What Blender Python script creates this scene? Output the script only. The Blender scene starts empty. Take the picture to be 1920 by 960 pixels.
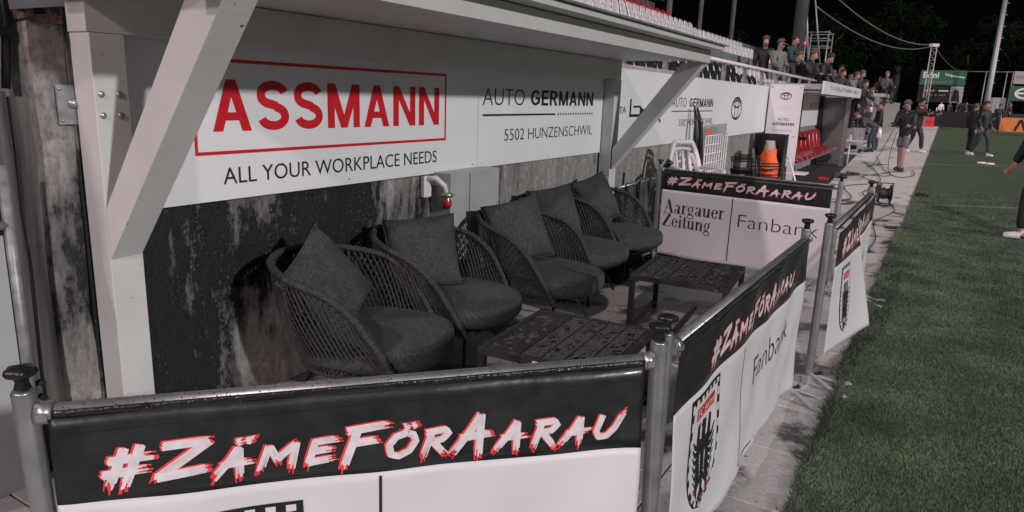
import bpy, bmesh, math, random
from mathutils import Vector, Matrix, noise
random.seed(7)
PI = math.pi
S = bpy.context.scene
COL = S.collection
# ------------------------------------------------------------------ camera
cam_d = bpy.data.cameras.new("camera"); cam = bpy.data.objects.new("camera", cam_d); COL.objects.link(cam)
cam_d.sensor_width = 36; cam_d.lens = 24.5885; cam_d.clip_end = 2000; cam_d.clip_start = 0.05
cam.matrix_world = Matrix(((0.8542, -0.1470, 0.4987, 0), (0.5188, 0.1766, -0.8365, 0), (0.0349, 0.9732, 0.2271, 1.6), (0, 0, 0, 1)))
S.camera = cam
# ------------------------------------------------------------------ night sky, floodlights, exposure
W = bpy.data.worlds.new("World"); S.world = W; W.use_nodes = True
bg = W.node_tree.nodes['Background']; bg.inputs[0].default_value = (0.75, 0.85, 1.0, 1); bg.inputs[1].default_value = 0.0012
S.view_settings.view_transform = 'Standard'; S.view_settings.look = 'None'; S.view_settings.exposure = 0.0; S.view_settings.gamma = 1

def sun(name, d, strength, angle, col):
    l = bpy.data.lights.new(name, 'SUN'); l.energy = strength; l.angle = math.radians(angle); l.color = col
    o = bpy.data.objects.new(name, l); COL.objects.link(o)
    o.rotation_euler = Vector(d).to_track_quat('Z', 'Y').to_euler()
sun('floodlight_far_mast', (1, -0.17, 0.37), 1.68, 2.0, (1, .965, .975))       # mast across the pitch
sun('floodlight_near_mast', (-0.16, -0.8, 0.55), .95, 1.6, (1, .79, .82))     # mast on the side of the stand
sun('floodlight_corner_mast', (0.28, -0.80, 0.46), 1.05, 1.6, (1, .79, .82))   # mast behind the photographer
sun('soft_fill', (0.55, -0.5, 0.35), 0.36, 150, (.84, 1.0, 1.0))            # soft fill added for the glow of the rest of the ground

# ------------------------------------------------------------------ materials
def _n(nt, t, x=0, y=0, **k):
    n = nt.nodes.new(t); n.location = (x, y)
    for a, b in k.items(): setattr(n, a, b)
    return n
def mat(name, col, rough=.6, metal=0., var=.15, scale=8., bump=0., bscale=60., spec=.5, coat=0., stretch=None, world=False, trans=0.):
    m = bpy.data.materials.new(name); m.use_nodes = True; nt = m.node_tree; b = nt.nodes['Principled BSDF']
    b.inputs['Roughness'].default_value = rough; b.inputs['Metallic'].default_value = metal
    b.inputs['Specular IOR Level'].default_value = spec; b.inputs['Coat Weight'].default_value = coat; b.inputs['Coat Roughness'].default_value = .22 if coat >= .3 and 'sleeve' not in name else .05
    b.inputs['Transmission Weight'].default_value = trans
    if world: src = _n(nt, 'ShaderNodeNewGeometry').outputs['Position']
    else: src = _n(nt, 'ShaderNodeTexCoord').outputs['Object']
    mp = _n(nt, 'ShaderNodeMapping'); nt.links.new(src, mp.inputs[0])
    if stretch: mp.inputs['Scale'].default_value = stretch
    no = _n(nt, 'ShaderNodeTexNoise'); no.inputs['Scale'].default_value = scale; no.inputs['Detail'].default_value = 5
    nt.links.new(mp.outputs[0], no.inputs['Vector'])
    mr = _n(nt, 'ShaderNodeMapRange'); mr.inputs[1].default_value = .3; mr.inputs[2].default_value = .7
    mr.inputs[3].default_value = 1 - var; mr.inputs[4].default_value = 1 + var
    nt.links.new(no.outputs[0], mr.inputs[0])
    mx = _n(nt, 'ShaderNodeVectorMath', operation='SCALE'); mx.inputs[0].default_value = col
    nt.links.new(mr.outputs[0], mx.inputs['Scale']); nt.links.new(mx.outputs[0], b.inputs['Base Color'])
    rr = _n(nt, 'ShaderNodeMapRange'); rr.inputs[3].default_value = max(0, rough - .1); rr.inputs[4].default_value = min(1, rough + .1)
    nt.links.new(no.outputs[0], rr.inputs[0]); nt.links.new(rr.outputs[0], b.inputs['Roughness'])
    if bump:
        n2 = _n(nt, 'ShaderNodeTexNoise'); n2.inputs['Scale'].default_value = bscale; n2.inputs['Detail'].default_value = 3
        nt.links.new(mp.outputs[0], n2.inputs['Vector'])
        bp = _n(nt, 'ShaderNodeBump'); bp.inputs['Strength'].default_value = bump; bp.inputs['Distance'].default_value = .01
        nt.links.new(n2.outputs[0], bp.inputs['Height']); nt.links.new(bp.outputs[0], b.inputs['Normal'])
    return m
def ramp(nt, src, stops):
    r = _n(nt, 'ShaderNodeValToRGB'); e = r.color_ramp.elements
    while len(e) < len(stops): e.new(.5)
    for i, (p, c) in enumerate(stops):
        e[i].position = p; e[i].color = (c, c, c, 1) if isinstance(c, (int, float)) else (*c, 1)
    nt.links.new(src, r.inputs[0]); return r.outputs[0]
def nz(nt, vec, scale, detail=6, stretch=(1, 1, 1), rough=.6, loc=(0, 0, 0)):
    mp = _n(nt, 'ShaderNodeMapping'); mp.inputs['Scale'].default_value = stretch; mp.inputs['Location'].default_value = loc
    nt.links.new(vec, mp.inputs[0]); n = _n(nt, 'ShaderNodeTexNoise')
    n.inputs['Scale'].default_value = scale; n.inputs['Detail'].default_value = detail; n.inputs['Roughness'].default_value = rough
    nt.links.new(mp.outputs[0], n.inputs['Vector']); return n.outputs[0]
def math_(nt, op, a, b=None, c=None, clamp=False):
    n = _n(nt, 'ShaderNodeMath', operation=op, use_clamp=clamp)
    for i, v in enumerate((a, b, c)):
        if v is None: continue
        if isinstance(v, (int, float)): n.inputs[i].default_value = v
        else: nt.links.new(v, n.inputs[i])
    return n.outputs[0]
def mixc(nt, f, a, b):
    n = _n(nt, 'ShaderNodeMix', data_type='RGBA')
    nt.links.new(f, n.inputs[0])
    for i, v in ((6, a), (7, b)):
        if isinstance(v, tuple): n.inputs[i].default_value = (*v, 1)
        else: nt.links.new(v, n.inputs[i])
    return n.outputs[2]
def newmat(name):
    m = bpy.data.materials.new(name); m.use_nodes = True; nt = m.node_tree
    return m, nt, nt.nodes['Principled BSDF'], _n(nt, 'ShaderNodeNewGeometry').outputs['Position']
def bump_to(nt, b, h, s, d=.01):
    bp = _n(nt, 'ShaderNodeBump'); bp.inputs['Strength'].default_value = s; bp.inputs['Distance'].default_value = d
    nt.links.new(h, bp.inputs['Height']); nt.links.new(bp.outputs[0], b.inputs['Normal'])

def mk_wall(name='mouldy_concrete', const=None):
    m, nt, b, P = newmat(name)
    sx = _n(nt, 'ShaderNodeSeparateXYZ'); nt.links.new(P, sx.inputs[0]); Y = sx.outputs[1]; Z = sx.outputs[2]
    big = nz(nt, P, 1.3, 5, (1, 1, .55), .65)
    drip = nz(nt, P, 6, 5, (1, 1.3, .36), .68)
    fine = nz(nt, P, 26, 6, (1, 1, .8), .75)
    board = nz(nt, P, 9, 5, (1, 1, .22), .65, (3, 1, 0))
    # mould: strong on the damp stretch behind the armchairs, fading along the wall
    damp = ramp(nt, math_(nt, 'MULTIPLY_ADD', Y, .1, .0), [(.0, .66), (.15, .66), (.19, .86), (.235, .66), (.265, .60), (.30, .84), (.345, .54), (.40, .56), (.46, .56), (.50, .42), (.60, .36), (.66, .28), (.72, .1), (1, 0)])
    dm = math_(nt, 'ADD', math_(nt, 'MULTIPLY', big, .9), math_(nt, 'ADD', math_(nt, 'MULTIPLY', drip, .75), math_(nt, 'MULTIPLY', fine, .45)))
    light = mixc(nt, ramp(nt, board, [(.3, 0), (.7, 1)]), (.20, .19, .18), (.46, .44, .42))
    light = mixc(nt, ramp(nt, fine, [(.33, 0), (.6, 1)]), (.14, .13, .125), light)
    speck = math_(nt, 'MULTIPLY', ramp(nt, nz(nt, P, 85, 4, (1, 1, .75), .7), [(.62, 0), (.66, 1)]), ramp(nt, nz(nt, P, 4.5, 4, (1, 1, .6), .6, (2, 7, 1)), [(.45, .05), (.6, 1)]))
    low = math_(nt, 'MULTIPLY', ramp(nt, Z, [(.10, .34), (.42, .26), (.72, 0)]), ramp(nt, math_(nt, 'MULTIPLY', Y, .1), [(.20, 0), (.225, .9), (.27, 1), (.31, .5), (.5, .4)]))
    damp = math_(nt, 'SUBTRACT', damp, low) if const is None else math_(nt, 'ADD', 0.0, const)
    f = math_(nt, 'ADD', math_(nt, 'MULTIPLY', math_(nt, 'SUBTRACT', dm, 1.05), 6.0), math_(nt, 'MULTIPLY_ADD', damp, 3.4, -1.35), clamp=True)
    dark = mixc(nt, speck, (.009, .0095, .0095), (.22, .22, .21))
    c = mixc(nt, f, light, dark)
    nt.links.new(c, b.inputs['Base Color']); b.inputs['Roughness'].default_value = .75
    nt.links.new(ramp(nt, f, [(0, .85), (1, .55)]), b.inputs['Roughness'])
    bump_to(nt, b, math_(nt, 'ADD', fine, board), .5)
    return m
def mk_paving(name='wet_paving', seed=0, lo=.50, hi=.68, wet0=.525):
    m, nt, b, P = newmat(name)
    oi = _n(nt, 'ShaderNodeObjectInfo').outputs['Random']
    big = nz(nt, P, 2.1, 5, (1, 1, 1), .6, (seed, 4.3, 0)); fine = nz(nt, P, 45, 5, (1, 1, 1), .7); grit = nz(nt, P, 260, 2)
    f = ramp(nt, math_(nt, 'ADD', big, math_(nt, 'MULTIPLY', math_(nt, 'SUBTRACT', fine, .5), .16)), [(wet0, 0), (wet0 + .08, 1)])
    dry = mixc(nt, ramp(nt, fine, [(.3, 0), (.7, 1)]), (lo, lo * .96, lo * .94), (hi, hi * .96, hi * .94))
    dry = mixc(nt, math_(nt, 'MULTIPLY', oi, .35), dry, (.2, .195, .19))
    wet = mixc(nt, ramp(nt, fine, [(.3, 0), (.7, 1)]), (.04, .038, .037), (.095, .09, .088))
    c = mixc(nt, f, dry, wet)
    spots = ramp(nt, nz(nt, P, 17, 3, (1, 1, 1), .5, (7, 2, 0)), [(.68, 0), (.71, 1)])
    c = mixc(nt, spots, c, (.10, .098, .095))
    nt.links.new(c, b.inputs['Base Color'])
    nt.links.new(ramp(nt, f, [(0, .7), (1, .3)]), b.inputs['Roughness'])
    bump_to(nt, b, math_(nt, 'ADD', fine, math_(nt, 'MULTIPLY', grit, .6)), .35, .006)
    return m
def mk_grass(name, a, c, sc=9):
    m, nt, b, P = newmat(name)
    n1 = nz(nt, P, sc, 6, (1, 1, 1), .7); n2 = nz(nt, P, 1.1, 4); n3 = nz(nt, P, 90, 4, (1, 1, 1), .7)
    f = math_(nt, 'ADD', math_(nt, 'MULTIPLY', n1, .5), math_(nt, 'ADD', math_(nt, 'MULTIPLY', n2, .35), math_(nt, 'MULTIPLY', n3, .35)))
    nt.links.new(mixc(nt, ramp(nt, f, [(.42, 0), (.78, 1)]), a, c), b.inputs['Base Color'])
    b.inputs['Roughness'].default_value = .75; b.inputs['Specular IOR Level'].default_value = .25
    bump_to(nt, b, math_(nt, 'ADD', n3, n1), .9, .03)
    return m
def mk_fabric(name, a, c):
    m = bpy.data.materials.new(name); m.use_nodes = True; nt = m.node_tree; b = nt.nodes['Principled BSDF']
    P = _n(nt, 'ShaderNodeTexCoord').outputs['Object']
    t1 = nz(nt, P, 34, 3, (1, 9, 1)); t2 = nz(nt, P, 34, 3, (9, 1, 9)); n3 = nz(nt, P, 5, 3)
    f = math_(nt, 'ADD', math_(nt, 'MULTIPLY', t1, .5), math_(nt, 'MULTIPLY', t2, .5))
    col = mixc(nt, ramp(nt, f, [(.38, 0), (.62, 1)]), a, c)
    col = mixc(nt, ramp(nt, n3, [(.35, 0), (.75, .45)]), col, a)
    nt.links.new(col, b.inputs['Base Color']); b.inputs['Roughness'].default_value = .85
    b.inputs['Sheen Weight'].default_value = .03; b.inputs['Specular IOR Level'].default_value = .12
    bump_to(nt, b, f, .5, .004)
    return m
def mk_table(name='wet_black_metal', a=.10):
    m = bpy.data.materials.new(name); m.use_nodes = True; nt = m.node_tree; b = nt.nodes['Principled BSDF']
    P = _n(nt, 'ShaderNodeTexCoord').outputs['Object']
    n = nz(nt, P, 9, 2, (1, 1, 1), .5)
    pud = ramp(nt, n, [(.66, 0), (.675, 1)])
    nt.links.new(mixc(nt, pud, (a, a, a * 1.03), (.015, .015, .016)), b.inputs['Base Color'])  # grey carries light scattered by droplets, dark puddles the reflected night sky
    nt.links.new(ramp(nt, pud, [(0, .5), (1, .08)]), b.inputs['Roughness'])
    bump_to(nt, b, math_(nt, 'ADD', pud, math_(nt, 'MULTIPLY', nz(nt, P, 130, 2), .7)), .5, .004)
    return m

def mk_timber():
    m, nt, b, P = newmat('white_painted_timber')
    soft = nz(nt, P, 2.5, 4); mark = nz(nt, P, 38, 3, (1, .35, 1), .6, (5, 1, 2)); dot = nz(nt, P, 30, 2, (1, 1, 1), .5, (9, 3, 4)); grain = nz(nt, P, 60, 3, (1, .1, 1))
    c = mixc(nt, ramp(nt, soft, [(.3, 0), (.7, 1)]), (.56, .555, .54), (.65, .645, .63))
    c = mixc(nt, ramp(nt, mark, [(.73, 0), (.76, .8)]), c, (.25, .23, .21)); c = mixc(nt, ramp(nt, dot, [(.76, 0), (.78, 1)]), c, (.10, .09, .08))
    nt.links.new(c, b.inputs['Base Color']); b.inputs['Roughness'].default_value = .5; bump_to(nt, b, math_(nt, 'ADD', grain, math_(nt, 'MULTIPLY', soft, 2)), .12); return m
M = dict(
 wall=mk_wall(), pillar=mk_wall('weathered_pillar_concrete', .47), paving=mk_paving(), walk=mk_paving('walkway_paving', 3, .68, .82, .60), grass=mk_grass('pitch_turf', (.066, .098, .058), (.14, .195, .12)), turf=mk_grass('artificial_turf', (.012, .04, .014), (.03, .10, .03), 30),
 blade=mat('grass_blade', (.094, .130, .083), .65, var=.5, scale=2.2, world=True, spec=.3),
 timber=mk_timber(),
 alu=mat('brushed_aluminium', (.42, .425, .43), .38, .75, .12, 14, bump=.05),
 galv=mat('galvanised_steel', (.30, .31, .32), .5, .5, .3, 18, bump=.1),
 board=mat('white_board', (.80, .795, .81), .38, var=.035, scale=1.5), pboard=mat('white_vinyl', (.66, .65, .665), .45, var=.04, scale=2.5, bump=.12, bscale=7),
 bvinyl=mat('black_vinyl', (.016, .019, .019), .38, var=.35, scale=12, bump=.25, bscale=18, coat=.15),
 sleeve=mat('black_sleeve', (.012, .013, .013), .22, var=.4, scale=20, bump=.4, bscale=90, coat=.5),
 black=mat('black_print', (.013, .014, .015), .5), navy=mat('dark_blue_print', (.014, .024, .038), .5), grey=mat('grey_print', (.2, .2, .2), .5),
 red=mat('red_print', (.62, .012, .022), .45, var=.08), redink=mat('bright_red_print', (.75, .05, .055), .5), redseat=mat('red_gloss_plastic', (.50, .004, .012), .22, var=.15, coat=.3),
 brush=mat('white_brush_print', (.70, .66, .68), .5, var=.12, scale=30),
 rope=mat('charcoal_rope', (.036, .037, .039), .75, var=.8, scale=160, bump=.6, bscale=220), fabric=mk_fabric('charcoal_fabric', (.020, .023, .024), (.098, .105, .108)),
 darkmetal=mat('black_powder_coat', (.02, .02, .021), .4, .3, .2), tabletop=mk_table(), tabledark=mk_table('wet_black_panel', .022), paleblob=mat('beaded_water', (.10, .10, .102), .4), plastic=mat('black_plastic', (.014, .014, .015), .35, var=.2),
 gloss=mat('black_gloss_plastic', (.010, .011, .012), .3, coat=1, spec=1), wseat=mat('white_gloss_plastic', (.64, .61, .63), .3, var=.15), wplastic=mat('pale_pink_white_plastic', (.80, .74, .75), .4, var=.06),
 concrete=mat('plain_concrete', (.23, .225, .22), .85, var=.3, scale=3, bump=.3, world=True), dconcrete=mat('stand_concrete', (.10, .10, .10), .9, var=.3, scale=2, world=True),
 oldwood=mat('weathered_boards', (.075, .07, .066), .85, var=.98, scale=16, bump=.8, bscale=30, stretch=(1, 1, .06), world=True), asphalt=mat('asphalt', (.05, .05, .052), .7, var=.3, scale=20, bump=.3, world=True),
 dust=mat('brown_rubble', (.12, .08, .06), .9, var=.6, scale=30, bump=.8), steelbox=mat('grey_enamel', (.40, .41, .42), .4, var=.08, scale=6),
 tarp=mat('dark_tarpaulin', (.05, .053, .055), .35, var=.5, scale=6, bump=.5, bscale=9), wire=mat('cable_rubber', (.02, .02, .02), .6),
 glass=mat('acrylic_sheet', (.75, .78, .78), .08, trans=.85, var=.02), line=mat('white_line_paint', (.30, .33, .30), .8, var=.3, scale=30, world=True),
 skin=mat('skin', (.34, .20, .16), .55, var=.1), jblack=mat('black_jacket', (.012, .012, .014), .6, var=.4, scale=14, bump=.5, bscale=12), jgrey=mat('grey_green_jacket', (.15, .165, .15), .8, var=.2, bump=.3, bscale=12),
 jteal=mat('dark_teal_jacket', (.02, .045, .055), .7, var=.3, bump=.3, bscale=12), jgr=mat('charcoal_jacket', (.045, .048, .055), .65, var=.3, bump=.4, bscale=12), denim=mat('dark_denim', (.035, .045, .06), .8, var=.3), shorts=mat('grey_shorts', (.11, .125, .14), .8, var=.2),
 wshoe=mat('white_shoe', (.74, .72, .73), .6), bshoe=mat('black_shoe', (.015, .015, .015), .5), hair=mat('dark_hair', (.03, .022, .018), .7, bump=.6, bscale=80), hairl=mat('brown_hair', (.10, .07, .05), .7, bump=.6, bscale=80), greycap=mat('grey_cap', (.09, .095, .1), .8),
 amber=mat('amber_glass', (.35, .09, .03), .4), orange=mat('orange_fabric', (.85, .12, .03), .6, var=.15), orangeb=mat('orange_board', (.75, .22, .06), .6, var=.1), green=mat('green_board', (.02, .13, .055), .6, var=.1), dgreen=mat('unlit_leaf', (.006, .011, .005), 1.0, spec=.0, var=.6, scale=.5, world=True), bark=mat('bark', (.03, .026, .022), .9),
 wood=mat('beige_plank', (.42, .37, .34), .7, var=.12), smoke=mat('grey_bag', (.12, .12, .12), .7), drop=mat('water_drop', (.05, .05, .055), .04, spec=.8), puddle=mat('puddle', (.016, .017, .018), .03, spec=.6),
)
def lamp_mat(name, col, s):
    m = bpy.data.materials.new(name); m.use_nodes = True; b = m.node_tree.nodes['Principled BSDF']
    b.inputs['Emission Color'].default_value = (*col, 1); b.inputs['Emission Strength'].default_value = s; b.inputs['Base Color'].default_value = (*col, 1); return m
for k_, ior in (('gloss', 2.4), ('redseat', 1.9), ('wseat', 1.6)):
    b_ = M[k_].node_tree.nodes['Principled BSDF']; b_.inputs['Coat Weight'].default_value = 1; b_.inputs['Coat IOR'].default_value = ior; b_.inputs['Coat Roughness'].default_value = .3
M['redlamp'] = lamp_mat('red_signal_light', (1, .02, .02), 3)

# ------------------------------------------------------------------ helpers
class MB:
    def __init__(s): s.v = []; s.f = []; s.sm = []; s.mi = []
    def add(s, vs, fs, smooth=False, mi=0):
        o = len(s.v); s.v += [tuple(v) for v in vs]
        for f in fs: s.f.append(tuple(o + i for i in f)); s.sm.append(smooth); s.mi.append(mi)
        return s
    def box(s, x0, x1, y0, y1, z0, z1, mi=0):
        x0, x1 = sorted((x0, x1)); y0, y1 = sorted((y0, y1)); z0, z1 = sorted((z0, z1))
        v = [(x, y, z) for z in (z0, z1) for y in (y0, y1) for x in (x0, x1)]
        return s.add(v, [(0, 2, 3, 1), (4, 5, 7, 6), (0, 1, 5, 4), (2, 6, 7, 3), (0, 4, 6, 2), (1, 3, 7, 5)], mi=mi)
    def bar(s, a, b, w, h, up=(0, 0, 1), ca=None, cb=None):
        a = Vector(a); b = Vector(b); t = (b - a).normalized(); u = Vector(up); sd = t.cross(u).normalized(); u = sd.cross(t).normalized()
        v = []
        for p in (a, b):
            for i, j in ((-1, -1), (1, -1), (1, 1), (-1, 1)): v.append(p + sd * i * w / 2 + u * j * h / 2)
        return s.add(v, [(3, 2, 1, 0), (4, 5, 6, 7), (0, 1, 5, 4), (1, 2, 6, 5), (2, 3, 7, 6), (3, 0, 4, 7)])
    def tube(s, pts, r, n=8, closed=False, cap=True, mi=0, smooth=True):
        pts = [Vector(p) for p in pts]; m = len(pts); rs = r if isinstance(r, (list, tuple)) else [r] * m
        pu = None; vs = []
        for i, p in enumerate(pts):
            if closed: t = pts[(i + 1) % m] - pts[i - 1]
            else: t = pts[min(i + 1, m - 1)] - pts[max(i - 1, 0)]
            t = t.normalized() if t.length > 1e-9 else Vector((0, 0, 1))
            if pu is None: pu = t.orthogonal().normalized()
            u = (pu - t * pu.dot(t)); u = u.normalized() if u.length > 1e-6 else t.orthogonal().normalized(); pu = u; w = t.cross(u)
            for k in range(n):
                a = 2 * PI * k / n; vs.append(p + (u * math.cos(a) + w * math.sin(a)) * rs[i])
        fs = []
        for i in range(m if closed else m - 1):
            j = (i + 1) % m
            for k in range(n): l = (k + 1) % n; fs.append((i * n + k, i * n + l, j * n + l, j * n + k))
        s.add(vs, fs, smooth, mi)
        if cap and not closed:
            o = len(s.v) - len(vs)
            s.f.append(tuple(o + k for k in reversed(range(n)))); s.sm.append(False); s.mi.append(mi)
            s.f.append(tuple(o + (m - 1) * n + k for k in range(n))); s.sm.append(False); s.mi.append(mi)
        return s
    def cyl(s, a, b, r, n=12, mi=0): return s.tube([a, b], r, n, mi=mi)
    def lathe(s, prof, c=(0, 0, 0), n=16, lobes=0, amp=0, smooth=True, mi=0):
        vs = []
        for r, z in prof:
            for k in range(n):
                a = 2 * PI * k / n; rr = r * (1 + amp * math.cos(lobes * a)) if lobes else r
                vs.append((c[0] + rr * math.cos(a), c[1] + rr * math.sin(a), c[2] + z))
        fs = [(i * n + k, i * n + (k + 1) % n, (i + 1) * n + (k + 1) % n, (i + 1) * n + k) for i in range(len(prof) - 1) for k in range(n)]
        fs.append(tuple(reversed(range(n)))); fs.append(tuple((len(prof) - 1) * n + k for k in range(n)))
        return s.add(vs, fs, smooth, mi)
    def ball(s, c, r, n=10, m=6, sc=(1, 1, 1), mi=0):
        prof = [(max(1e-4, r * math.sin(PI * i / m)), -r * math.cos(PI * i / m)) for i in range(m + 1)]
        o = len(s.v); s.lathe(prof, (0, 0, 0), n, mi=mi)
        for i in range(o, len(s.v)): x, y, z = s.v[i]; s.v[i] = (c[0] + x * sc[0], c[1] + y * sc[1], c[2] + z * sc[2])
        return s
    def grid(s, fn, nu, nv, smooth=True, mi=0, closed=False):
        vs = [fn(i / nu, j / nv) for i in range(nu + 1) for j in range(nv + 1)]
        fs = [(i * (nv + 1) + j, (i + 1) * (nv + 1) + j, (i + 1) * (nv + 1) + j + 1, i * (nv + 1) + j + 1) for i in range(nu) for j in range(nv)]
        return s.add(vs, fs, smooth, mi)
    def mesh(s, name):
        me = bpy.data.meshes.new(name); me.from_pydata(s.v, [], s.f); me.polygons.foreach_set('use_smooth', s.sm); me.polygons.foreach_set('material_index', s.mi); me.update(); return me
    def build(s, name, m, parent=None, bevel=0, solid=0, loc=None):
        me = s.mesh(name)
        if bevel or solid:
            bm = bmesh.new(); bm.from_mesh(me)
            if solid: bmesh.ops.recalc_face_normals(bm, faces=bm.faces); bmesh.ops.solidify(bm, geom=bm.faces[:], thickness=solid)
            if bevel: bmesh.ops.bevel(bm, geom=bm.edges[:], offset=bevel, segments=2, affect='EDGES', profile=.6)
            bm.to_mesh(me); bm.free()
        for mm in (m if isinstance(m, (list, tuple)) else [m]): me.materials.append(M[mm] if isinstance(mm, str) else mm)
        return link(name, me, parent, loc)
def link(name, me, parent=None, loc=None):
    o = bpy.data.objects.new(name, me); COL.objects.link(o)
    if parent is not None: o.parent = parent
    if loc is not None: o.location = loc
    return o
def tag(o, label, cat, group=None):
    o['label'] = label; o['category'] = cat
    if group: o['group'] = group
    return o
def thing(name, label, cat, loc=(0, 0, 0), rz=0, group=None):
    o = bpy.data.objects.new(name, None); COL.objects.link(o); o.empty_display_size = .1
    o.location = loc; o.rotation_euler = (0, 0, rz); return tag(o, label, cat, group)
def struct(o): o['kind'] = 'structure'; return o
def stuff(o): o['kind'] = 'stuff'; return o
KIDS = {}
def copy_tree(o, loc, rz=None, label=None, parent=None):
    c = o.copy(); COL.objects.link(c)
    if parent is not None: c.parent = parent
    else:
        c.location = loc
        if rz is not None: c.rotation_euler = (0, 0, rz)
    if label: c['label'] = label
    for ch in [k for k in bpy.data.objects if k.parent == o]: copy_tree(ch, None, parent=c)
    return c
B = lambda: MB()

# flat prints: polygons in (s, h), laid on a surface by place(s, h, lift)
def poly_print(name, polys, place, m, parent, lift=.0015, maxlen=None):
    bm = bmesh.new()
    for pi_, p in enumerate(polys):
        vs = [bm.verts.new((a, b, (pi_ % 11) * .00005)) for a, b in p]
        if len(vs) >= 3: bm.faces.new(vs)
    bmesh.ops.triangulate(bm, faces=bm.faces[:])
    if maxlen:
        for _ in range(5):
            e = [e for e in bm.edges if e.calc_length() > maxlen]
            if not e: break
            bmesh.ops.subdivide_edges(bm, edges=e, cuts=1); bmesh.ops.triangulate(bm, faces=[f for f in bm.faces if len(f.verts) > 3])
    for v in bm.verts: v.co = Vector(place(v.co.x, v.co.y, lift + v.co.z))
    me = bpy.data.meshes.new(name); bm.to_mesh(me); bm.free(); me.materials.append(M[m] if isinstance(m, str) else m)
    return link(name, me, parent)
_fc = {}
def text_polys(txt, s0, s1, h0, h1, bold=0., res=4):
    key = (txt, bold, res)
    if key not in _fc:
        cu = bpy.data.curves.new('t', 'FONT'); cu.body = txt; cu.offset = bold; cu.resolution_u = res; cu.fill_mode = 'FRONT'
        o = bpy.data.objects.new('t', cu); COL.objects.link(o); bpy.context.view_layer.update()
        me = bpy.data.meshes.new_from_object(o.evaluated_get(bpy.context.evaluated_depsgraph_get()))
        _fc[key] = ([v.co.copy() for v in me.vertices], [tuple(p.vertices) for p in me.polygons])
        bpy.data.objects.remove(o); bpy.data.curves.remove(cu); bpy.data.meshes.remove(me)
    vs, fs = _fc[key]
    x0 = min(v.x for v in vs); x1 = max(v.x for v in vs); y0 = min(v.y for v in vs); y1 = max(v.y for v in vs)
    f = lambda v: (s0 + (v.x - x0) / (x1 - x0) * (s1 - s0), h0 + (v.y - y0) / (y1 - y0) * (h1 - h0))
    return [[f(vs[i]) for i in p] for p in fs]
def rect(a, b, c, d): return [(a, c), (b, c), (b, d), (a, d)]
def ring(cx, cy, rx, ry, w, n=28, wy=None, a0=0, a1=2 * PI):
    wy = w if wy is None else wy; out = []
    for i in range(n):
        t0 = a0 + (a1 - a0) * i / n; t1 = a0 + (a1 - a0) * (i + 1) / n
        out.append([(cx + rx * math.cos(t0), cy + ry * math.sin(t0)), (cx + rx * math.cos(t1), cy + ry * math.sin(t1)), (cx + (rx - w) * math.cos(t1), cy + (ry - wy) * math.sin(t1)), (cx + (rx - w) * math.cos(t0), cy + (ry - wy) * math.sin(t0))])
    return out
def stroke(pts, w, w1=None):
    w1 = w if w1 is None else w1; out = []; n = len(pts); L = []; R = []
    for i, p in enumerate(pts):
        a = pts[max(0, i - 1)]; b = pts[min(n - 1, i + 1)]; dx, dy = b[0] - a[0], b[1] - a[1]; d = math.hypot(dx, dy) or 1
        ww = (w + (w1 - w) * i / (n - 1)) / 2; L.append((p[0] - dy / d * ww, p[1] + dx / d * ww)); R.append((p[0] + dy / d * ww, p[1] - dx / d * ww))
    return [[L[i], L[i + 1], R[i + 1], R[i]] for i in range(n - 1)]
def fit(polys, s0, s1, h0, h1, flip=False):
    f = lambda p: (s0 + p[0] * (s1 - s0), h0 + p[1] * (h1 - h0)); return [[f(p) for p in q] for q in polys]
# three-ellipse car emblem
def emblem(cx, cy, rx, ry, w):
    return ring(cx, cy, rx, ry, w, 36) + ring(cx, cy, rx * .36, ry * .95, w * .8, 28) + ring(cx, cy + ry * .38, rx * .72, ry * .36, w * .8, 28)
# brush lettering
BR = {
 '#': [[(.25, 1), (.05, -.1)], [(.68, 1.05), (.45, -.15)], [(-.1, .66), (.98, .74)], [(-.2, .26), (.9, .36)]],
 'Z': [[(.0, .92), (.95, 1.0)], [(.93, .98), (.0, .05)], [(-.02, .05), (1.05, .22)]],
 'A': [[(.5, 1.0), (.3, .5), (-.05, -.12)], [(.52, 1.0), (.62, .4), (.72, -.2)], [(.08, .33), (.95, .42)]],
 'M': [[(.12, .95), (.02, -.05)], [(.14, .95), (.42, .35)], [(.42, .35), (.85, 1.0)], [(.85, 1.0), (.85, -.08)]],
 'E': [[(.15, .95), (.05, .0)], [(.12, .92), (.95, 1.0)], [(.1, .5), (.8, .58)], [(.03, .03), (.95, .14)]],
 'F': [[(.28, .95), (.1, -.22)], [(.0, .88), (1.1, 1.02)], [(.2, .5), (.9, .58)]],
 'O': [[(.55, .98), (.2, .85), (.02, .5), (.15, .1), (.45, .0), (.8, .2), (.95, .6), (.8, .9), (.5, .98)]],
 'R': [[(.2, .95), (.08, -.15)], [(.0, .9), (.7, .98), (.9, .8), (.7, .55), (.2, .45)], [(.35, .45), (.95, -.15)]],
 'U': [[(.12, 1.0), (.02, .3), (.2, .0), (.55, .05), (.82, .4), (1.05, 1.1)]],
}
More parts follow.
